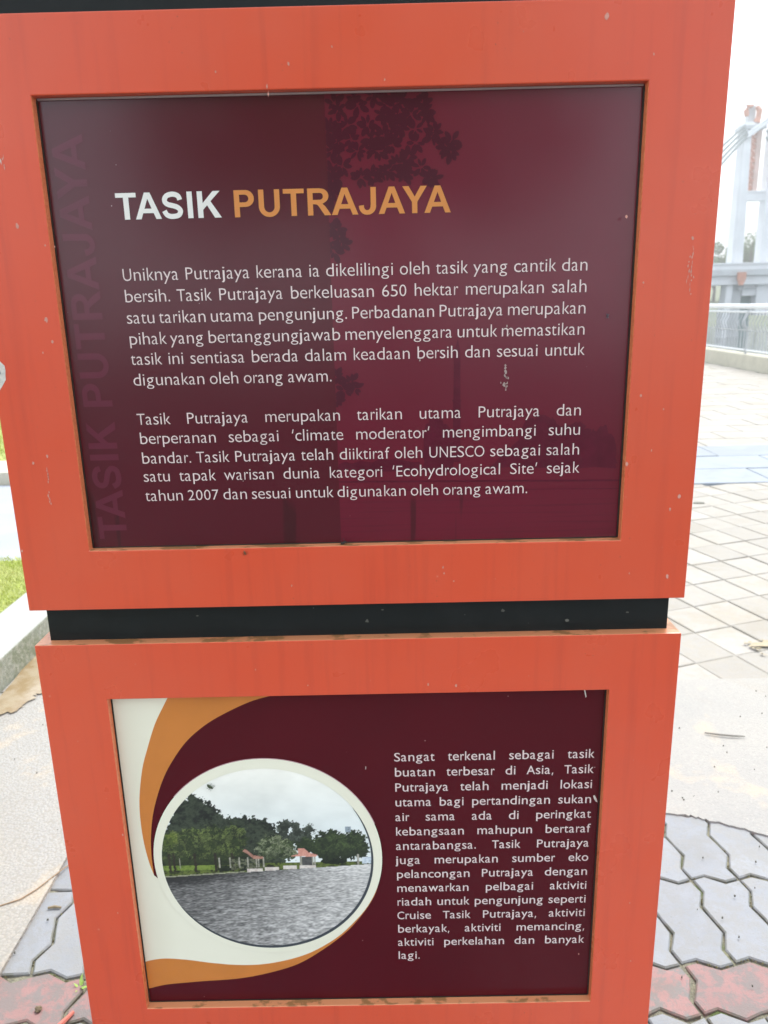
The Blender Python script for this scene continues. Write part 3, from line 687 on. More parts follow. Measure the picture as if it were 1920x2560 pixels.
flat('white_field', [[[(-0.2983, 0.7541)] + oc + [(-0.265, 0.49), CI] + wl_[::-1]]], RD - .0003, WHITEP, pl)
ring = [arc(*CO, RO, RO, 0, 360, 96)[:-1], arc(*CI, RI, RI, 0, 360, 96)[:-1]]
flat('white_ring', [ring], RD - .0012, WHITEP, pl)
flat('ring_highlight', [[arc(*CO, RO + .0008, RO + .0008, 20, 140, 60) + arc(*CO, RO, RO, 140, 20, 60)]], RD - .0010, plain('pink_edge', (0.62, 0.32, 0.36)), pl)
sh_o = arc(CI[0], CI[1], RI, RI, -150, 35, 80); sh_i = [(CI[0] + (RI - .0036 * math.sin(math.pi * i / 80) ** .6 - .0002) * math.cos(math.radians(35 - 185 * i / 80)), CI[1] + (RI - .0036 * math.sin(math.pi * i / 80) ** .6 - .0002) * math.sin(math.radians(35 - 185 * i / 80))) for i in range(81)]
flat('ring_inner_line', [[sh_o + sh_i]], RD - .0014, plain('slate_print', (0.055, 0.065, 0.075)), pl)

# printed lake picture: colours computed per vertex (flat print)
def value_noise(u, v, fx, fy, seed):
    r = np.random.default_rng(seed); n = 256; T = r.random((n, n)); x = u * fx + 100; y = v * fy + 100
    xi, yi = np.floor(x).astype(int), np.floor(y).astype(int); a, b = x - xi, y - yi; a = a * a * (3 - 2 * a); b = b * b * (3 - 2 * b)
    g = lambda i, j: T[i % n, j % n]
    return (g(xi, yi) * (1 - a) + g(xi + 1, yi) * a) * (1 - b) + (g(xi, yi + 1) * (1 - a) + g(xi + 1, yi + 1) * a) * b
def fbm(u, v, fx, fy, seed, o=4):
    s_, amp, tot = 0, 1, 0
    for k in range(o): s_ = s_ + amp * value_noise(u, v, fx * 2 ** k, fy * 2 ** k, seed + k); tot += amp; amp *= .6
    return s_ / tot
def lake_picture():
    N = 300
    lin = np.linspace(-1.01, 1.01, N); Ug, Vg = np.meshgrid(lin, lin)
    X = 825 + Ug * 757; Y = 757 - Vg * 642                      # picture coordinates of the print
    col = np.zeros((N, N, 3)); c = lambda r, g, b: np.array([r, g, b]) / 255.
    cl = fbm(Ug, Vg, 3, 5, 1)
    t = np.clip((Y - 120) / 430, 0, 1)[..., None]
    col[:] = c(226, 224, 214) * (1 - t) + c(206, 212, 210) * t
    col += ((cl - .5) * .10)[..., None]
    def inside(poly):
        m = np.zeros(X.shape, bool); n = len(poly)
        for i in range(n):
            (x1, y1), (x2, y2) = poly[i], poly[(i + 1) % n]
            if y1 == y2: continue
            cnd = ((y1 > YY) != (y2 > YY)) & (XX < (x2 - x1) * (YY - y1) / (y2 - y1) + x1); m ^= cnd
        return m
    nzx, nzy = (fbm(Ug, Vg, 34, 40, 11, 4) - .5) * 1.5, (fbm(Ug, Vg, 38, 34, 15, 4) - .5) * 1.5
    fine = fbm(Ug, Vg, 50, 60, 21, 3); mid = fbm(Ug, Vg, 14, 18, 31, 4); grain = fbm(Ug, Vg, 130, 130, 77, 2)
    def paint(mask, base, hi, lo=None, amp=1.0):
        k = np.clip((fine * .9 + mid * .5 + grain * .5 - .62) * 2.0 * amp, 0, 1)[..., None]
        v = base * (1 - k) + hi * k
        if lo is not None:
            k2 = np.clip((.50 - mid * .6 - fine * .4) * 6, 0, 1)[..., None]; v = v * (1 - k2) + lo * k2
        col[mask] = v[mask]
    XX, YY = X + nzx * 60, Y + nzy * 60
    paint(inside([(0, 640), (90, 540), (200, 380), (290, 290), (325, 240), (360, 300), (440, 335), (500, 390), (530, 450), (620, 445), (700, 435), (800, 455), (890, 510), (930, 580), (960, 640), (960, 800), (0, 820)]), c(36, 42, 34), c(58, 66, 52), c(26, 30, 26))
    rr = np.random.default_rng(5)
    def blobs(bl, base, hi, lo):
        m = np.zeros(X.shape, bool)
        for x, y, rx, ry in bl: m |= ((XX - x) / rx) ** 2 + ((YY - y) / ry) ** 2 < 1
        paint(m, (base + lo) / 2, base, lo)
        for x, y, rx, ry in bl:                    # foliage clumps, lighter towards the top of each crown
            for _ in range(int(14 + rx * ry / 130)):
                a_, q_ = rr.uniform(0, 6.28), rr.uniform(0, 1) ** .5
                px, py = x + math.cos(a_) * rx * q_ * .97, y + math.sin(a_) * ry * q_ * .97; w_ = rr.uniform(5, 15)
                mm = (((XX - px) / w_) ** 2 + ((YY - py) / (w_ * .55)) ** 2 < 1)
                tt = np.clip(.55 - .5 * (py - y) / ry + rr.uniform(-.35, .35), 0, 1)
                col[mm] = col[mm] * .35 + (lo * (1 - tt) + hi * tt) * .65 + (grain[mm] - .5)[:, None] * .05
    XX, YY = X + nzx * 45, Y + nzy * 45
    blobs([(965, 505, 55, 42), (945, 560, 30, 40), (1045, 535, 32, 42), (1130, 540, 42, 36), (1000, 600, 60, 40), (1090, 600, 60, 45)], c(48, 54, 46), c(88, 96, 84), c(34, 38, 32))
    XX, YY = X + nzx * 55, Y + nzy * 55
    blobs([(1120, 660, 90, 60), (1280, 640, 120, 92), (1430, 650, 105, 100), (1500, 680, 50, 60), (1340, 700, 180, 60)], c(40, 50, 32), c(76, 92, 54), c(28, 34, 26))
    blobs([(140, 640, 110, 95), (300, 620, 130, 110), (450, 620, 150, 120), (600, 580, 95, 85), (220, 720, 170, 60), (520, 700, 160, 70)], c(48, 60, 34), c(116, 128, 70), c(28, 34, 24))
    blobs([(120, 590, 80, 40)], c(76, 92, 36), c(126, 134, 66), c(44, 56, 28))
    blobs([(890, 660, 135, 75), (880, 610, 80, 35), (830, 700, 85, 45), (960, 710, 80, 40)], c(66, 78, 48), c(146, 150, 122), c(36, 44, 30))
    XX, YY = X, Y
    sl = lambda x: 862 - (x - 90) * 0.048                          # shore line
    paint((Y > 770) & (Y < sl(X)), c(52, 58, 30), c(92, 104, 48), c(28, 32, 22))
    paint((Y > 735) & (Y < 780) & (X < 560), c(30, 36, 24), c(50, 60, 34))
    paint((Y > 780) & (Y < 812) & (X < 450), c(78, 98, 40), c(112, 130, 58))
    for x in (120, 155, 305, 450, 575): paint((abs(X - x - nzx * 10) < 9) & (Y > 690) & (Y < 825), c(34, 30, 24), c(50, 44, 36))
    blobs([(1300, 765, 95, 22), (520, 805, 60, 20), (655, 795, 32, 26)], c(26, 34, 22), c(46, 54, 36), c(18, 24, 18))
    paint(inside([(1060, 730), (1150, 730), (1150, 800), (1060, 800)]), c(58, 58, 56), c(80, 80, 78))
    paint(inside([(560, 740), (790, 742), (790, 808), (560, 812)]) & (fine > .45), c(52, 52, 44), c(96, 98, 78))
    for x, w_ in ((1062, 7), (1147, 7), (1163, 4), (555, 5), (622, 6), (680, 5), (742, 5), (757, 5), (795, 5), (478, 4), (193, 4), (1472, 6)): paint((abs(X - x) < w_) & (Y > 728 if x < 1470 else Y > 720) & (Y < 800), c(110, 110, 98), c(160, 156, 144))
    paint(inside([(1045, 672), (1092, 672), (1120, 700), (1182, 718), (1172, 732), (985, 724), (1045, 712)]), c(182, 124, 110), c(200, 146, 130))
    paint(inside([(648, 682), (668, 668), (700, 690), (722, 712), (796, 726), (792, 742), (722, 738), (690, 708)]), c(130, 92, 78), c(168, 124, 108))
    for a, b, yy in ((672, 782, 822), (800, 902, 813), (930, 1028, 806), (1050, 1168, 804)): paint((X > a) & (X < b) & (abs(Y - yy) < 13), c(176, 164, 156), c(204, 196, 188))
    paint((abs(Y - sl(X) + 3) < 5) & (X < 650), c(120, 120, 98), c(150, 150, 128))
    paint((X > 1500) & (Y > 740) & (Y < 786) & (mid > .5), c(150, 165, 178), c(196, 204, 210))
    paint((X > 1390) & (X < 1430) & (Y > 522) & (Y < 560) & (fine > .4), c(120, 134, 142), c(140, 150, 158))
    # water
    wm = Y >= sl(X)
    dd = np.clip(Y - sl(X), 0, None); pv_ = np.log1p(dd / 55.0)                 # ripples widen towards the viewer
    st_ = fbm(Ug * (1.5 - pv_ * .25), pv_, 17, 44, 51, 4) * .55 + fbm(Ug * 1.2 + pv_ * .15, pv_, 46, 80, 61, 3) * .45
    br = np.clip(.49 + .19 * Ug + .11 * np.clip(-Vg, 0, 1), 0, 1) + (st_ - .5) * 0.95
    nears = np.clip(1 - (Y - sl(X)) / 90, 0, 1)
    br = br - nears * .26 * np.clip(1.1 - (X - 300) / 900, 0, 1.2) + nears * .12 * np.clip((X - 900) / 500, 0, 1)
    br = np.clip(br, .18, .80); br = (br + np.roll(br, 1, 1) + np.roll(br, -1, 1)) / 3
    wc = np.stack([br * 1.01, br * 1.0, br * .985], -1)
    col[wm] = wc[wm]
    col = np.clip(col, 0, 1)
    lin_ = np.where(col <= .04045, col / 12.92, ((col + .055) / 1.055) ** 2.4) * 1.22
    # mesh
    R_ = 1.0
    keep = (Ug ** 2 + Vg ** 2) < 1.015 ** 2
    vs_ = [(CI[0] + a * RI * 1.0, RD - .0008, CI[1] + b * RI * 1.0) for a, b in zip(Ug.ravel(), Vg.ravel())]
    fs = []
    kk = keep.ravel()
    for j in range(N - 1):
        r0 = j * N
        for i in range(N - 1):
            a = r0 + i
            if kk[a] and kk[a + 1] and kk[a + N] and kk[a + N + 1]: fs.append((a, a + 1, a + N + 1, a + N))
    m = Mat('lake_photo_print', 0.28, (0.5, 0.5, 0.5)); at = m.n.new('ShaderNodeAttribute'); at.attribute_name = 'print'
    m.l.new(at.outputs['Color'], m.b.inputs['Base Color'])
    o = obj('lake_picture', vs_, fs, m.m, pl)
    ca_ = o.data.color_attributes.new('print', 'FLOAT_COLOR', 'POINT')
    ca_.data.foreach_set('color', np.concatenate([lin_.reshape(-1, 3), np.ones((N * N, 1))], 1).astype(np.float32).ravel())
    return o
lake_picture()

# ---- paint chips on the frame front
CHIPS = [(0.2544, 1.456, 5), (0.301, 1.4235, 2), (0.1767, 1.4453, 1), (0.2838, 1.2787, 3), (0.3558, 1.2195, 2), (0.3517, 1.2567, 3), (0.2996, 1.0262, 4), (0.3253, 1.0405, 2), (0.3593, 0.9886, 4), (0.3503, 0.9741, 3), (0.3531, 0.8954, 4), (-0.3274, 1.2834, 4), (-0.3016, 1.2643, 2), (-0.2924, 1.2628, 2), (-0.3106, 1.1919, 5), (-0.3074, 1.1693, 3), (-0.3186, 1.1582, 2), (-0.3293, 1.0485, 3), (-0.3454, 1.0412, 3), (-0.3721, 0.9412, 3), (-0.3007, 0.5674, 3), (-0.1169, 1.4177, 2), (-0.047, 1.4229, 3), (0.0446, 1.4073, 2), (-0.0049, 1.4365, 2), (0.3381, 0.4519, 2), (0.3858 - .02, 0.6016, 1), (0.1147, 0.7646, 3), (0.082, 0.7665, 3), (-0.0597, 0.7683, 2), (-0.2257, 0.8311, 1), (0.0141, 0.7728, 1), (0.2764, 0.3729, 2), (0.3557, 0.542, 1), (0.1118, 0.895, 2), (0.1589, 0.8968, 1), (-0.0721, 0.8934, 2), (0.31, 1.10, 3), (0.335, 1.085, 2), (0.305, 1.215, 2), (0.345, 0.93, 1), (0.31, 0.90, 2), (-0.34, 0.70, 1), (-0.32, 0.45, 2), (-0.315, 0.62, 1), (0.345, 0.36, 2), (0.33, 0.66, 1), (0.2, 0.775, 1), (-0.12, 0.79, 2), (-0.26, 0.80, 1)]
cs = []; cd_ = []
for i, (x, z, r) in enumerate(CHIPS):
    r = r * 0.0005; n = 9
    pts = [(x + r * .8 * math.cos(6.283 * k / n) * random.uniform(.6, 1.3), z + r * 1.25 * math.sin(6.283 * k / n) * random.uniform(.6, 1.3)) for k in range(n)]
    cs.append([pts])
# vertical scratch runs
for x, z, L, n in ((-0.3322, 1.034, .018, 7), (-0.3329, 1.008, .016, 6), (0.353, 1.25, .05, 12), (-0.3322, 1.3467, .012, 4), (-0.345, 1.353, .01, 4), (-0.068, 1.405, .012, 2), (0.1, 0.91, .01, 2), (0.35, 1.24, .03, 6)):
    for k in range(n):
        zz = z - L * k / n + random.gauss(0, .001); xx = x + random.gauss(0, .0006); h_ = random.uniform(.001, .0032); w_ = random.uniform(.0003, .0009)
        cs.append([[(xx - w_, zz), (xx, zz - h_), (xx + w_, zz - .0002), (xx + w_ * .4, zz + h_)]])
flat('paint_chip', cs, -0.0003, plain('chip_primer_pale', (0.68, 0.32, 0.25), 0.7, 0.1, 200), ub)['kind'] = 'stuff'
flat('paint_chip', [[[(-0.3748, 1.151), (-0.3690, 1.1525), (-0.3651, 1.1506), (-0.3609, 1.1457), (-0.3606, 1.141), (-0.3614, 1.1361), (-0.3618, 1.131), (-0.3650, 1.1265), (-0.3693, 1.1205), (-0.3748, 1.118)]]], -0.0004, CHIPW, ub)
flat('paint_chip', [[[(-0.3748, 1.147), (-0.3700, 1.148), (-0.3668, 1.143), (-0.3660, 1.138), (-0.3690, 1.134), (-0.3700, 1.127), (-0.3748, 1.124)]]], -0.0007, CHIPD, ub)
flat('paint_chip', [[[(-.352, 1.3535), (-.344, 1.3525), (-.338, 1.3495), (-.3465, 1.3510)]], [[(-.3365, 1.3485), (-.334, 1.3440), (-.3345, 1.3400), (-.3355, 1.3450)]]], -0.0004, CHIPW, ub)
bs = []
for x, z, r in ((-0.1863, 0.853, .0015), (0.012, 0.842, .003), (0.03, 0.856, .0015), (0.17, 0.852, .0028), (0.246, 0.838, .003), (0.315, 0.847, .002), (-0.05, 0.86, .001)):
    bs.append([[(x + r * math.cos(k * .9) * random.uniform(.4, 1.3), z + r * math.sin(k * .9) * random.uniform(.3, 1)) for k in range(7)]])
flat('dust_mark', bs, 0.0137, plain('dust_mark', (0.13, 0.13, 0.11), 0.8), sign)
# splatter on the upper panel, rub marks
sp = []
for (x, z, n, s_) in ((0.1675, 1.1300, 9, .0030), (0.1679, 1.1138, 12, .0030), (0.1688, 1.1225, 6, .002), (0.1697, 1.1693, 5, .003), (0.0757, 1.140, 2, .001)):
    for _ in range(n):
        a, b = x + random.gauss(0, s_ * .5), z + random.gauss(0, s_); r = random.uniform(.0003, .0011)
        sp.append([[(a + r * math.cos(k * 1.25) * random.uniform(.5, 1.4), b + 1.6 * r * math.sin(k * 1.25)) for k in range(5)]])
for i, sh in enumerate(sp): pass
v, f = [], []
for i, sh in enumerate(sp):
    n = len(v); v += [(a, RD - .00075 - i * 1e-6, b) for a, b in sh[0]]; f.append(tuple(range(n, n + 5)))
obj('splatter', v, f, plain('bird_splatter', (0.42, 0.33, 0.30), 0.8), pu)
flat('dirt_speck', [[[(0.2865, .6035), (.2885, .6045), (.2915, .5985), (.2925, .594), (.2900, .5955), (.288, .599)]], [[(.0045, .651), (.0055, .651), (.0052, .647), (.0042, .647)]], [[(-.045, .4), (-.0445, .4), (-.0445, .399), (-.045, .399)]], [[(.268, .752), (.2695, .752), (.272, .741), (.2710, .739)]]], RD - .0009, CHIPW, pl)
flat('dirt_speck', [[[(0.2715, 1.1805), (.2745, 1.1850), (.2750, 1.1842), (.2722, 1.1800)]], [[(.2745, 1.1805), (.2738, 1.1800), (.2715, 1.1848), (.2722, 1.1852)]]], RD - .0009, plain('grey_thread', (.09, .08, .10)), pu)

# ------------------------------------------------------------------ insects on the sign
def insect(name, loc, L, ang, m, label, spread=1.0):
    e = tag(empty(name, loc), label, 'insect')
    c_, s_ = math.cos(ang), math.sin(ang)
    P3 = lambda a, b, y: (loc[0] + a * c_ - b * s_, loc[1] + y, loc[2] + a * s_ + b * c_)
    MB().tube([P3(-L, 0, 0), P3(-L * .6, 0, -L * .1), P3(0, 0, -L * .15), P3(L * .5, 0, -L * .1), P3(L * .9, 0, 0)], [L * .05, L * .32, L * .38, L * .26, L * .1], 8).build('insect_body', m, e)
    for sd_ in (-1, 1):
        for k in (-.35, 0.1, .5):
            MB().tube([P3(L * k, 0, -.0003), P3(L * (k + .15), sd_ * L * .5 * spread, -L * .35), P3(L * (k + .3 + random.uniform(-.3, .3)), sd_ * L * 1.05 * spread, 0)], L * .045, 4).build('leg', m, e)
    return e
insect('dead_insect', (-0.0119, 0.0062, 0.9412), 0.0042, 0.5, DARK, 'crumpled black dead insect on the lower lip of the upper frame')
insect('beetle', (-0.1885, RD - 0.0022, 0.6275), 0.0048, -0.7, plain('olive_insect', (0.05, 0.07, 0.03), 0.4), 'small dark green insect clinging to the sky of the round lake picture')
insect('dead_insect', (-0.1225, 0.0, 0.9335), 0.0030, -1.2, plain('husk', (0.17, 0.07, 0.03), 0.7), 'thin brown insect husk hanging below the left of the upper text panel')

# ------------------------------------------------------------------ litter on the paving
def twig(label, pts, r, m, name='twig'):
    o = MB().tube(pts, r, 6).build(name, m, origin=pts[0]); return tag(o, label, 'twig')
twig('thin grey curved twig lying on the pale slab right of the sign', [(0.92, 1.115, .009), (0.955, 1.103, .010), (0.99, 1.095, .010), (1.023, 1.093, .009)], [.002, .0028, .0028, .0018], plain('grey_twig', (.26, .25, .22), .8))
twig('short brown twig on the grey paver left of the sign', [(-0.6857, 0.5044, .004), (-0.672, 0.5065, .0048), (-0.6586, 0.5047, .004)], [.0022, .0030, .0022], plain('ochre_twig', (.25, .20, .12), .8))
twig('red stick standing in the joint of the red pavers at the lower left', [(-0.562, 0.215, .003), (-0.548, 0.232, .006), (-0.5357, 0.2583, .004)], [.0045, .005, .003], plain('red_twig', (.55, .16, .12), .7))
pb = bmesh.new(); bmesh.ops.create_icosphere(pb, subdivisions=2, radius=0.006)
for v_ in pb.verts: v_.co *= random.uniform(.75, 1.2); v_.co.z *= .7
me = bpy.data.meshes.new('seed_pod'); pb.to_mesh(me); me.materials.append(TWIG); o = bpy.data.objects.new('seed_pod', me); C.objects.link(o); o.location = (-0.6022, 0.2663, .003)
tag(o, 'small brown seed pod on the worn red paver left of the sign', 'seed pod')
sprig = tag(empty('weed_sprig', (-0.548, 0.315, -0.005)), 'tiny bright green weed growing in the paver joint against the sign', 'weed')
WEED = plain('weed_green', (0.30, 0.46, 0.10), .6)
for k in range(7):
    a = k * .95 + random.uniform(-.5, .5); L = random.uniform(.006, .019); p0 = Vector((-0.548, 0.315, -0.004)); d = Vector((math.cos(a), math.sin(a), random.uniform(.2, 1.2))); nn = Vector((-d.y, d.x, 0)) * .2
    obj('leaf', [p0, p0 + d * L * .5 + nn * L, p0 + d * L, p0 + d * L * .5 - nn * L], [(0, 1, 2, 3)], WEED, sprig)
lit = MB()
for _ in range(120):
    x, y = random.uniform(.45, 1.3), random.uniform(.22, 1.4)
    if random.random() < .35: x = random.uniform(-1.1, -.5)
    r = random.uniform(.0006, .0019); a = random.uniform(0, 6)
    lit.prism([(x + r * math.cos(a + k * 1.57) * random.uniform(.6, 1.6), y + r * math.sin(a + k * 1.57)) for k in range(4)], .003, .0068)
tag(lit.build('grit', plain('grit_dark', (.10, .10, .08), .9)), 'scattered dark grit and leaf crumbs on the paving round the sign', 'grit', kind='stuff')
ms = MB()
for _ in range(900):      # moss tufts and sand grains in the joints beside the sign
    i = random.randint(-14, 3); 
    if -12 < i < -1: continue
    if random.random() < .5: x, y = X0 + i * P + random.uniform(0, P), random.choice([.342, .558, .774 - .0]) + 0; y += hprof((x - X0) / P)
    else:
        t = random.uniform(0, 2); x, y = X0 + i * P - hprof(t) * .9, .342 + Q * random.choice([0, 1]) + t * Q / 2
    x += random.gauss(0, .0015); y += random.gauss(0, .0015); r = random.uniform(.001, .0028)
    z = -.006 + random.uniform(0, .004)
    ms.add([(x - r, y, z), (x, y - r, z), (x + r, y, z), (x, y + r, z), (x, y, z + r * 1.3)], [(0, 1, 4), (1, 2, 4), (2, 3, 4), (3, 0, 4)])
ms.build('joint_moss', plain('moss', (0.20, 0.19, 0.10), .9, .3, 30), pave)['kind'] = 'stuff'

# ------------------------------------------------------------------ railing along the lake walk
rail = tag(empty('lakeside_railing', (6.2, 10, 0)), 'long white metal railing with curved balusters on a cream kerb by the lake', 'railing')
def rx(y): return 6.25 - 0.0045 * (y - 14) ** 2 * (1 if y < 14 else -0.2)
Y0, Y1 = 7.0, 24.0
ys = [Y0 + (Y1 - Y0) * i / 40 for i in range(41)]
kbm = MB()
for a, b in zip(ys, ys[1:]):
    kbm.add([(rx(a) - .16, a, -.02), (rx(b) - .16, b, -.02), (rx(b) - .13, b, .23), (rx(a) - .13, a, .23), (rx(a) + .16, a, .23), (rx(b) + .16, b, .23), (rx(a) + .16, a, -.4), (rx(b) + .16, b, -.4)], [(0, 1, 2, 3)[::-1], (3, 2, 5, 4)[::-1], (4, 5, 7, 6)[::-1]])
kbm.build('kerb_wall', CREAMK, rail)
MB().tube([(rx(y), y, 1.02) for y in ys], .045, 10).build('top_rail', WMETAL, rail)
MB().tube([(rx(y), y, .93) for y in ys], .022, 8).build('lower_rail', WMETAL, rail)
MB().tube([(rx(y), y, .62) for y in ys], .010, 6).build('mid_rail', GMETAL, rail)
MB().tube([(rx(y), y, .29) for y in ys], .018, 6).build('bottom_rail', WMETAL, rail)
bal = MB().tube([(0, 0, .29), (0, 0, .45), (0, 0, .60), (-.045, 0, .70), (-.06, 0, .76), (-.02, 0, .84), (0, 0, .93)], .011, 6)
bme = bpy.data.meshes.new('baluster'); bme.from_pydata(bal.v, [], bal.f); bme.materials.append(GMETAL); bme.update()
pst = MB().tube([(0, 0, .2), (0, 0, .6), (-.06, 0, .72), (-.07, 0, .80), (-.01, 0, .93), (0, 0, 1.0)], .024, 8)
pme = bpy.data.meshes.new('post'); pme.from_pydata(pst.v, [], pst.f); pme.materials.append(GMETAL); pme.update()
y = Y0 + .05; k = 0
while y < Y1:
    isp = abs((y - 12.73) / 1.8 - round((y - 12.73) / 1.8)) < .03
    o = bpy.data.objects.new('post' if isp else 'baluster', pme if isp else bme); C.objects.link(o); o.parent = rail
    o.location = Vector((rx(y), y, 0)) - rail.location; y += 0.12; k += 1

# ------------------------------------------------------------------ bridge beyond the railing
SC = 1.5; BY = 60.0
def BX(x): return 0.04 + (x - 0.04) * (BY + .82) / 40.82
def BZ(z): return 1.2 + (z - 1.2) * (BY + .82) / 40.82
bridge = tag(empty('bridge', (BX(18), BY, -1.9)), 'white cable bridge with tall pylon and terracotta ornament across the water', 'bridge')
def bb(x0, x1, z0, z1, y0, y1): return MB().box(BX(x0), BX(x1), y0, y1, BZ(z0), BZ(z1))
def slant(xb0, xb1, xt0, xt1, zb, zt, y0, y1):
    q = [(BX(xb0), BZ(zb)), (BX(xb1), BZ(zb)), (BX(xt1), BZ(zt)), (BX(xt0), BZ(zt))]
    v = [(a, y0, b) for a, b in q] + [(a, y1, b) for a, b in q]
    return MB().add(v, [(0, 1, 2, 3), (5, 4, 7, 6), (1, 0, 4, 5), (3, 2, 6, 7), (0, 3, 7, 4), (2, 1, 5, 6)])
slant(17.62, 18.20, 17.64, 18.02, 2.25, 9.1, BY, BY + 1.0).build('pylon_leg', PYL, bridge)
slant(19.05, 19.8, 19.02, 19.6, .2, 9.1, BY, BY + 1.0).build('pylon_leg', PYL, bridge)
slant(17.70, 17.92, 17.64, 17.80, 2.25, 9.05, BY - .12, BY - .005).build('leg_pilaster', PYL, bridge)
bb(18.02, 19.04, 5.75, 6.12, BY + .1, BY + .9).build('cross_beam', PYL, bridge)
bb(18.02, 19.04, 6.12, 6.20, BY + .02, BY + .98).build('cross_beam_moulding', PYL, bridge)
# terracotta lattice between the legs
la = MB(); n_ = 9
for i in range(n_):
    z0, z1 = 6.05 + i * .31, 6.05 + (i + 1) * .31; y0, y1 = BY + .35, BY + .55
    for (xa, za, xb, zb) in ((18.06, z0, 18.42, z1), (18.42, z0, 18.06, z1)):
        p, q = Vector((BX(xa), BY + .45, BZ(za))), Vector((BX(xb), BY + .45, BZ(zb)))
        la.tube([p, q], .085, 6)
    la.box(BX(18.05), BX(18.44), y0, y1, BZ(z0) - .06, BZ(z0) + .06)
la.build('lattice_screen', TERRA, bridge)
bb(18.40, 18.64, 6.1, 9.0, BY + .30, BY + .6).build('ornament_pier', plain('pale_terracotta', (0.72, 0.52, 0.46), .7, .1, 2), bridge)
bb(17.52, 18.68, 8.98, 9.14, BY - .2, BY + 1.2).build('pylon_collar', PYG, bridge)
bb(17.62, 18.48, 9.14, 9.30, BY - .1, BY + 1.1).build('pylon_collar', PYL, bridge)
bb(17.86, 18.18, 9.30, 10.05, BY + .2, BY + .8).build('crown_core', PYG, bridge)
cw = MB(); zt = 10.02
cw.tube([(BX(17.70), BY, BZ(9.55)), (BX(17.66), BY, BZ(9.8)), (BX(17.72), BY, BZ(9.98)), (BX(17.98), BY, BZ(10.02))], [.17, .2, .17, .08], 8)
cw.tube([(BX(18.22), BY, BZ(9.25)), (BX(18.28), BY, BZ(9.5)), (BX(18.30), BY, BZ(9.8)), (BX(18.16), BY, BZ(9.98))], [.26, .2, .22, .14], 8)
cw.build('crown_ornament', TERRA, bridge)
for i in range(7): MB().tube([(BX(17.66 + i * .12), BY + .1, BZ(10.0)), (BX(17.66 + i * .12), BY + .1, BZ(10.16))], [.05, .015], 5).build('crown_spike', PYL, bridge)
for (xa, za, xb, zb) in ((17.60, 9.12, 14.2, 6.1), (17.66, 8.98, 14.2, 5.65), (17.72, 8.85, 14.2, 5.1), (17.80, 8.72, 14.2, 4.75), (19.6, 10.1, 17.75, 8.72), (19.6, 9.85, 17.75, 8.6), (18.66, 8.9, 20.4, 6.9), (18.66, 8.6, 20.4, 6.5)):
    MB().tube([(BX(xa), BY - .25, BZ(za)), (BX(xb), BY - .25, BZ(zb))], .10 if xa != 19.6 else .13, 6).build('stay_cable', CABLE if xa != 19.6 else PYL, bridge)
bb(4, 30, 2.18, 2.34, BY - .8, BY + 5).build('deck_edge', PYG, bridge)
bb(4, 30, 1.74, 2.17, BY - .5, BY + 4.6).build('deck_beam', PYL, bridge)
bb(4, 30, 2.35, 2.47, BY - .75, BY - .45).build('parapet_base', PYG, bridge)
bb(4, 30, 2.72, 2.79, BY - .75, BY - .45).build('parapet_rail', PYL, bridge)
bp_ = MB().box(-.06, .06, -.06, .06, 0, BZ(2.72) - BZ(2.47)); pm_ = bpy.data.meshes.new('parapet_baluster'); pm_.from_pydata(bp_.v, [], bp_.f); pm_.materials.append(PYL)
for i in range(70):
    o = bpy.data.objects.new('parapet_baluster', pm_); C.objects.link(o); o.parent = bridge; o.location = Vector((BX(15.4) + i * .125 * 1.0, BY - .6, BZ(2.47))) - bridge.location
bb(17.72, 18.12, 1.98, 2.33, BY - 1.05, BY - .82).build('lantern_ornament', TERRA, bridge)
slant(17.82, 18.0, 17.74, 18.1, 1.70, 1.97, BY - 1.05, BY - .82).build('lantern_ornament', TERRA, bridge)
slant(17.28, 17.60, 17.42, 17.72, -1.2, 1.73, BY - .3, BY + .8).build('pier', PYL, bridge)
bb(17.72, 18.38, -1.2, 1.73, BY + .4, BY + 1.6).build('pier', PYG, bridge)
bb(18.38, 19.04, 1.19, 1.73, BY + .2, BY + 1.4).build('pier_beam', PYL, bridge)
bb(18.42, 19.04, -1.2, 1.185, BY + .9, BY + 1.3).build('glazing', TEALG, bridge)
bb(18.1, 19.04, 1.50, 1.58, BY + .0, BY + .19).build('beam_moulding', PYG, bridge)

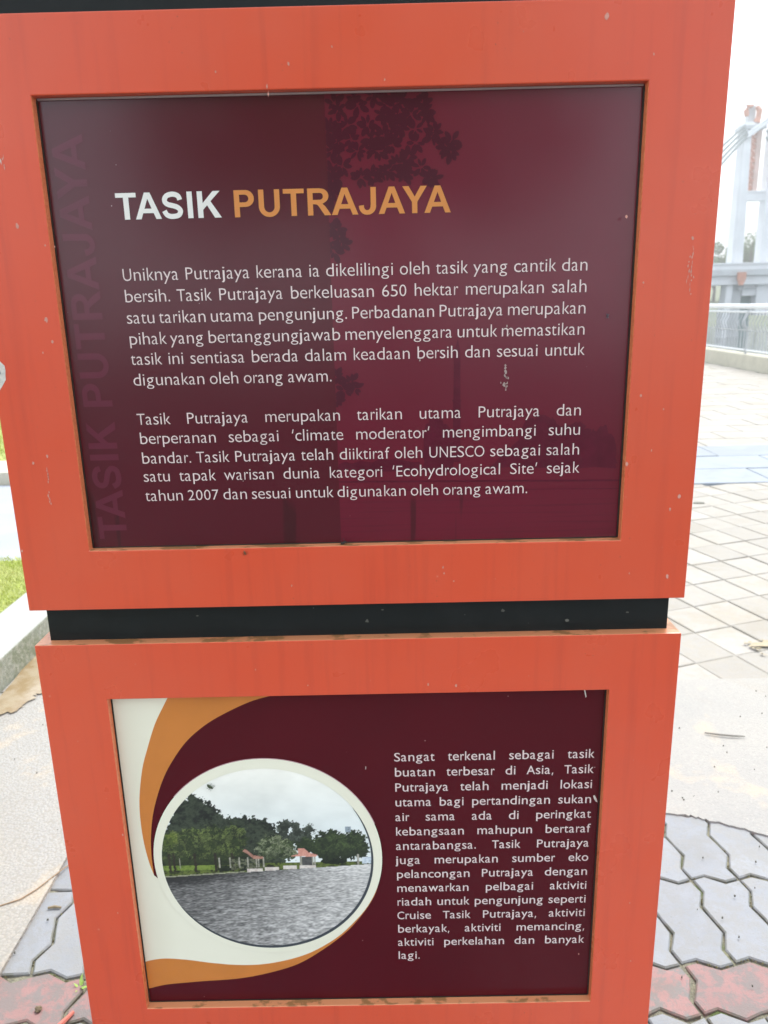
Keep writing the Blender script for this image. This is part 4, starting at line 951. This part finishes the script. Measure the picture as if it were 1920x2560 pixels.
# ------------------------------------------------------------------ far bank and trees
bankv = []; nb = 40
for i in range(nb + 1):
    x = -60 + i * 6.0
    for (y_, z_) in ((84, -2.2), (88, -.9), (110, 1.0 + .5 * math.sin(i * .9)), (180, 5.0 + 1.2 * math.sin(i * .6 + 1)), (300, 3.0)): bankv.append((x, y_, z_))
obj('far_bank', bankv, [(i * 5 + k, (i + 1) * 5 + k, (i + 1) * 5 + k + 1, i * 5 + k + 1) for i in range(nb) for k in range(4)], BANK, smooth=True)['kind'] = 'structure'
def tree(name, x, y, z, h, rad, label, group, n=2600, leaf=.16):
    e = tag(empty(name, (x, y, z)), label, 'tree', group)
    tb = MB().tube([(x, y, z), (x + .1, y, z + h * .3), (x - .05, y + .1, z + h * .6)], [rad * .10, rad * .075, rad * .04], 8)
    cl = []
    for k in range(9):
        a, el = random.uniform(0, 6.28), random.uniform(.25, 1.0)
        c_ = Vector((x + math.cos(a) * rad * random.uniform(.2, .75), y + math.sin(a) * rad * random.uniform(.2, .75), z + h * (.42 + .45 * el)))
        cl.append((c_, rad * random.uniform(.28, .5))); tb.tube([(x, y, z + h * random.uniform(.25, .5)), c_], [rad * .035, rad * .012], 5)
    tb.build('trunk', BARK, e)
    v, f = [], []
    for _ in range(n):
        c_, r = random.choice(cl); d = Vector((random.gauss(0, 1), random.gauss(0, 1), random.gauss(0, .75))).normalized() * r * random.uniform(.6, 1.05) ** .5
        p = c_ + d; a = Vector((random.gauss(0, 1), random.gauss(0, 1), random.gauss(0, 1))).normalized() * leaf; b = a.cross(Vector((random.gauss(0, 1), random.gauss(0, 1), random.gauss(0, 1)))).normalized() * leaf * .6
        k = len(v); v += [p - a, p - b, p + a, p + b]; f.append((k, k + 1, k + 2, k + 3))
    obj('crown', v, f, FOL, e); return e
def TXP(x, d): return 0.04 + (x - .04) * (d + .82) / 40.82
for nm, x, d, zt, rad, lab in (('tree', 17.35, 100, 3.75, 2.6, 'loose green tree just left of the bridge pylon behind the parapet'),
                               ('tree', 16.85, 104, 3.0, 2.4, 'low dark tree at the frame edge left of the bridge pylon'),
                               ('tree', 18.55, 98, 4.0, 2.7, 'full green tree seen between the two pylon legs'),
                               ('tree', 19.15, 102, 3.6, 2.6, 'smaller tree close against the right pylon leg'),
                               ('tree', 17.95, 106, 3.1, 2.6, 'low tree hidden behind the left pylon leg')):
    z0 = .2; ztop = 1.2 + (zt - 1.2) * (d + .82) / 40.82
    tree(nm, TXP(x, d), d, z0, (ztop - z0) / .93, rad, lab, 'trees on the far bank')

# ------------------------------------------------------------------ humid air
hm = bpy.data.materials.new('haze'); hm.use_nodes = True; hm.node_tree.nodes.clear()
pv = hm.node_tree.nodes.new('ShaderNodeVolumePrincipled'); pv.inputs['Color'].default_value = (0.99, 1.0, 1, 1); pv.inputs['Density'].default_value = 0.0045; pv.inputs['Anisotropy'].default_value = 0.6
ho = hm.node_tree.nodes.new('ShaderNodeOutputMaterial'); hm.node_tree.links.new(pv.outputs[0], ho.inputs['Volume'])
MB().box(-420, 420, -45, 520, -4.0, 30).build('haze', hm)['kind'] = 'stuff'

tree('tree', 0.1, -6.5, 0.0, 4.6, 2.1, 'leafy tree out of view, added to block sky reflections on the sign', None, 9000, .13)  # unseen tree, added to block the sky reflected in the sign
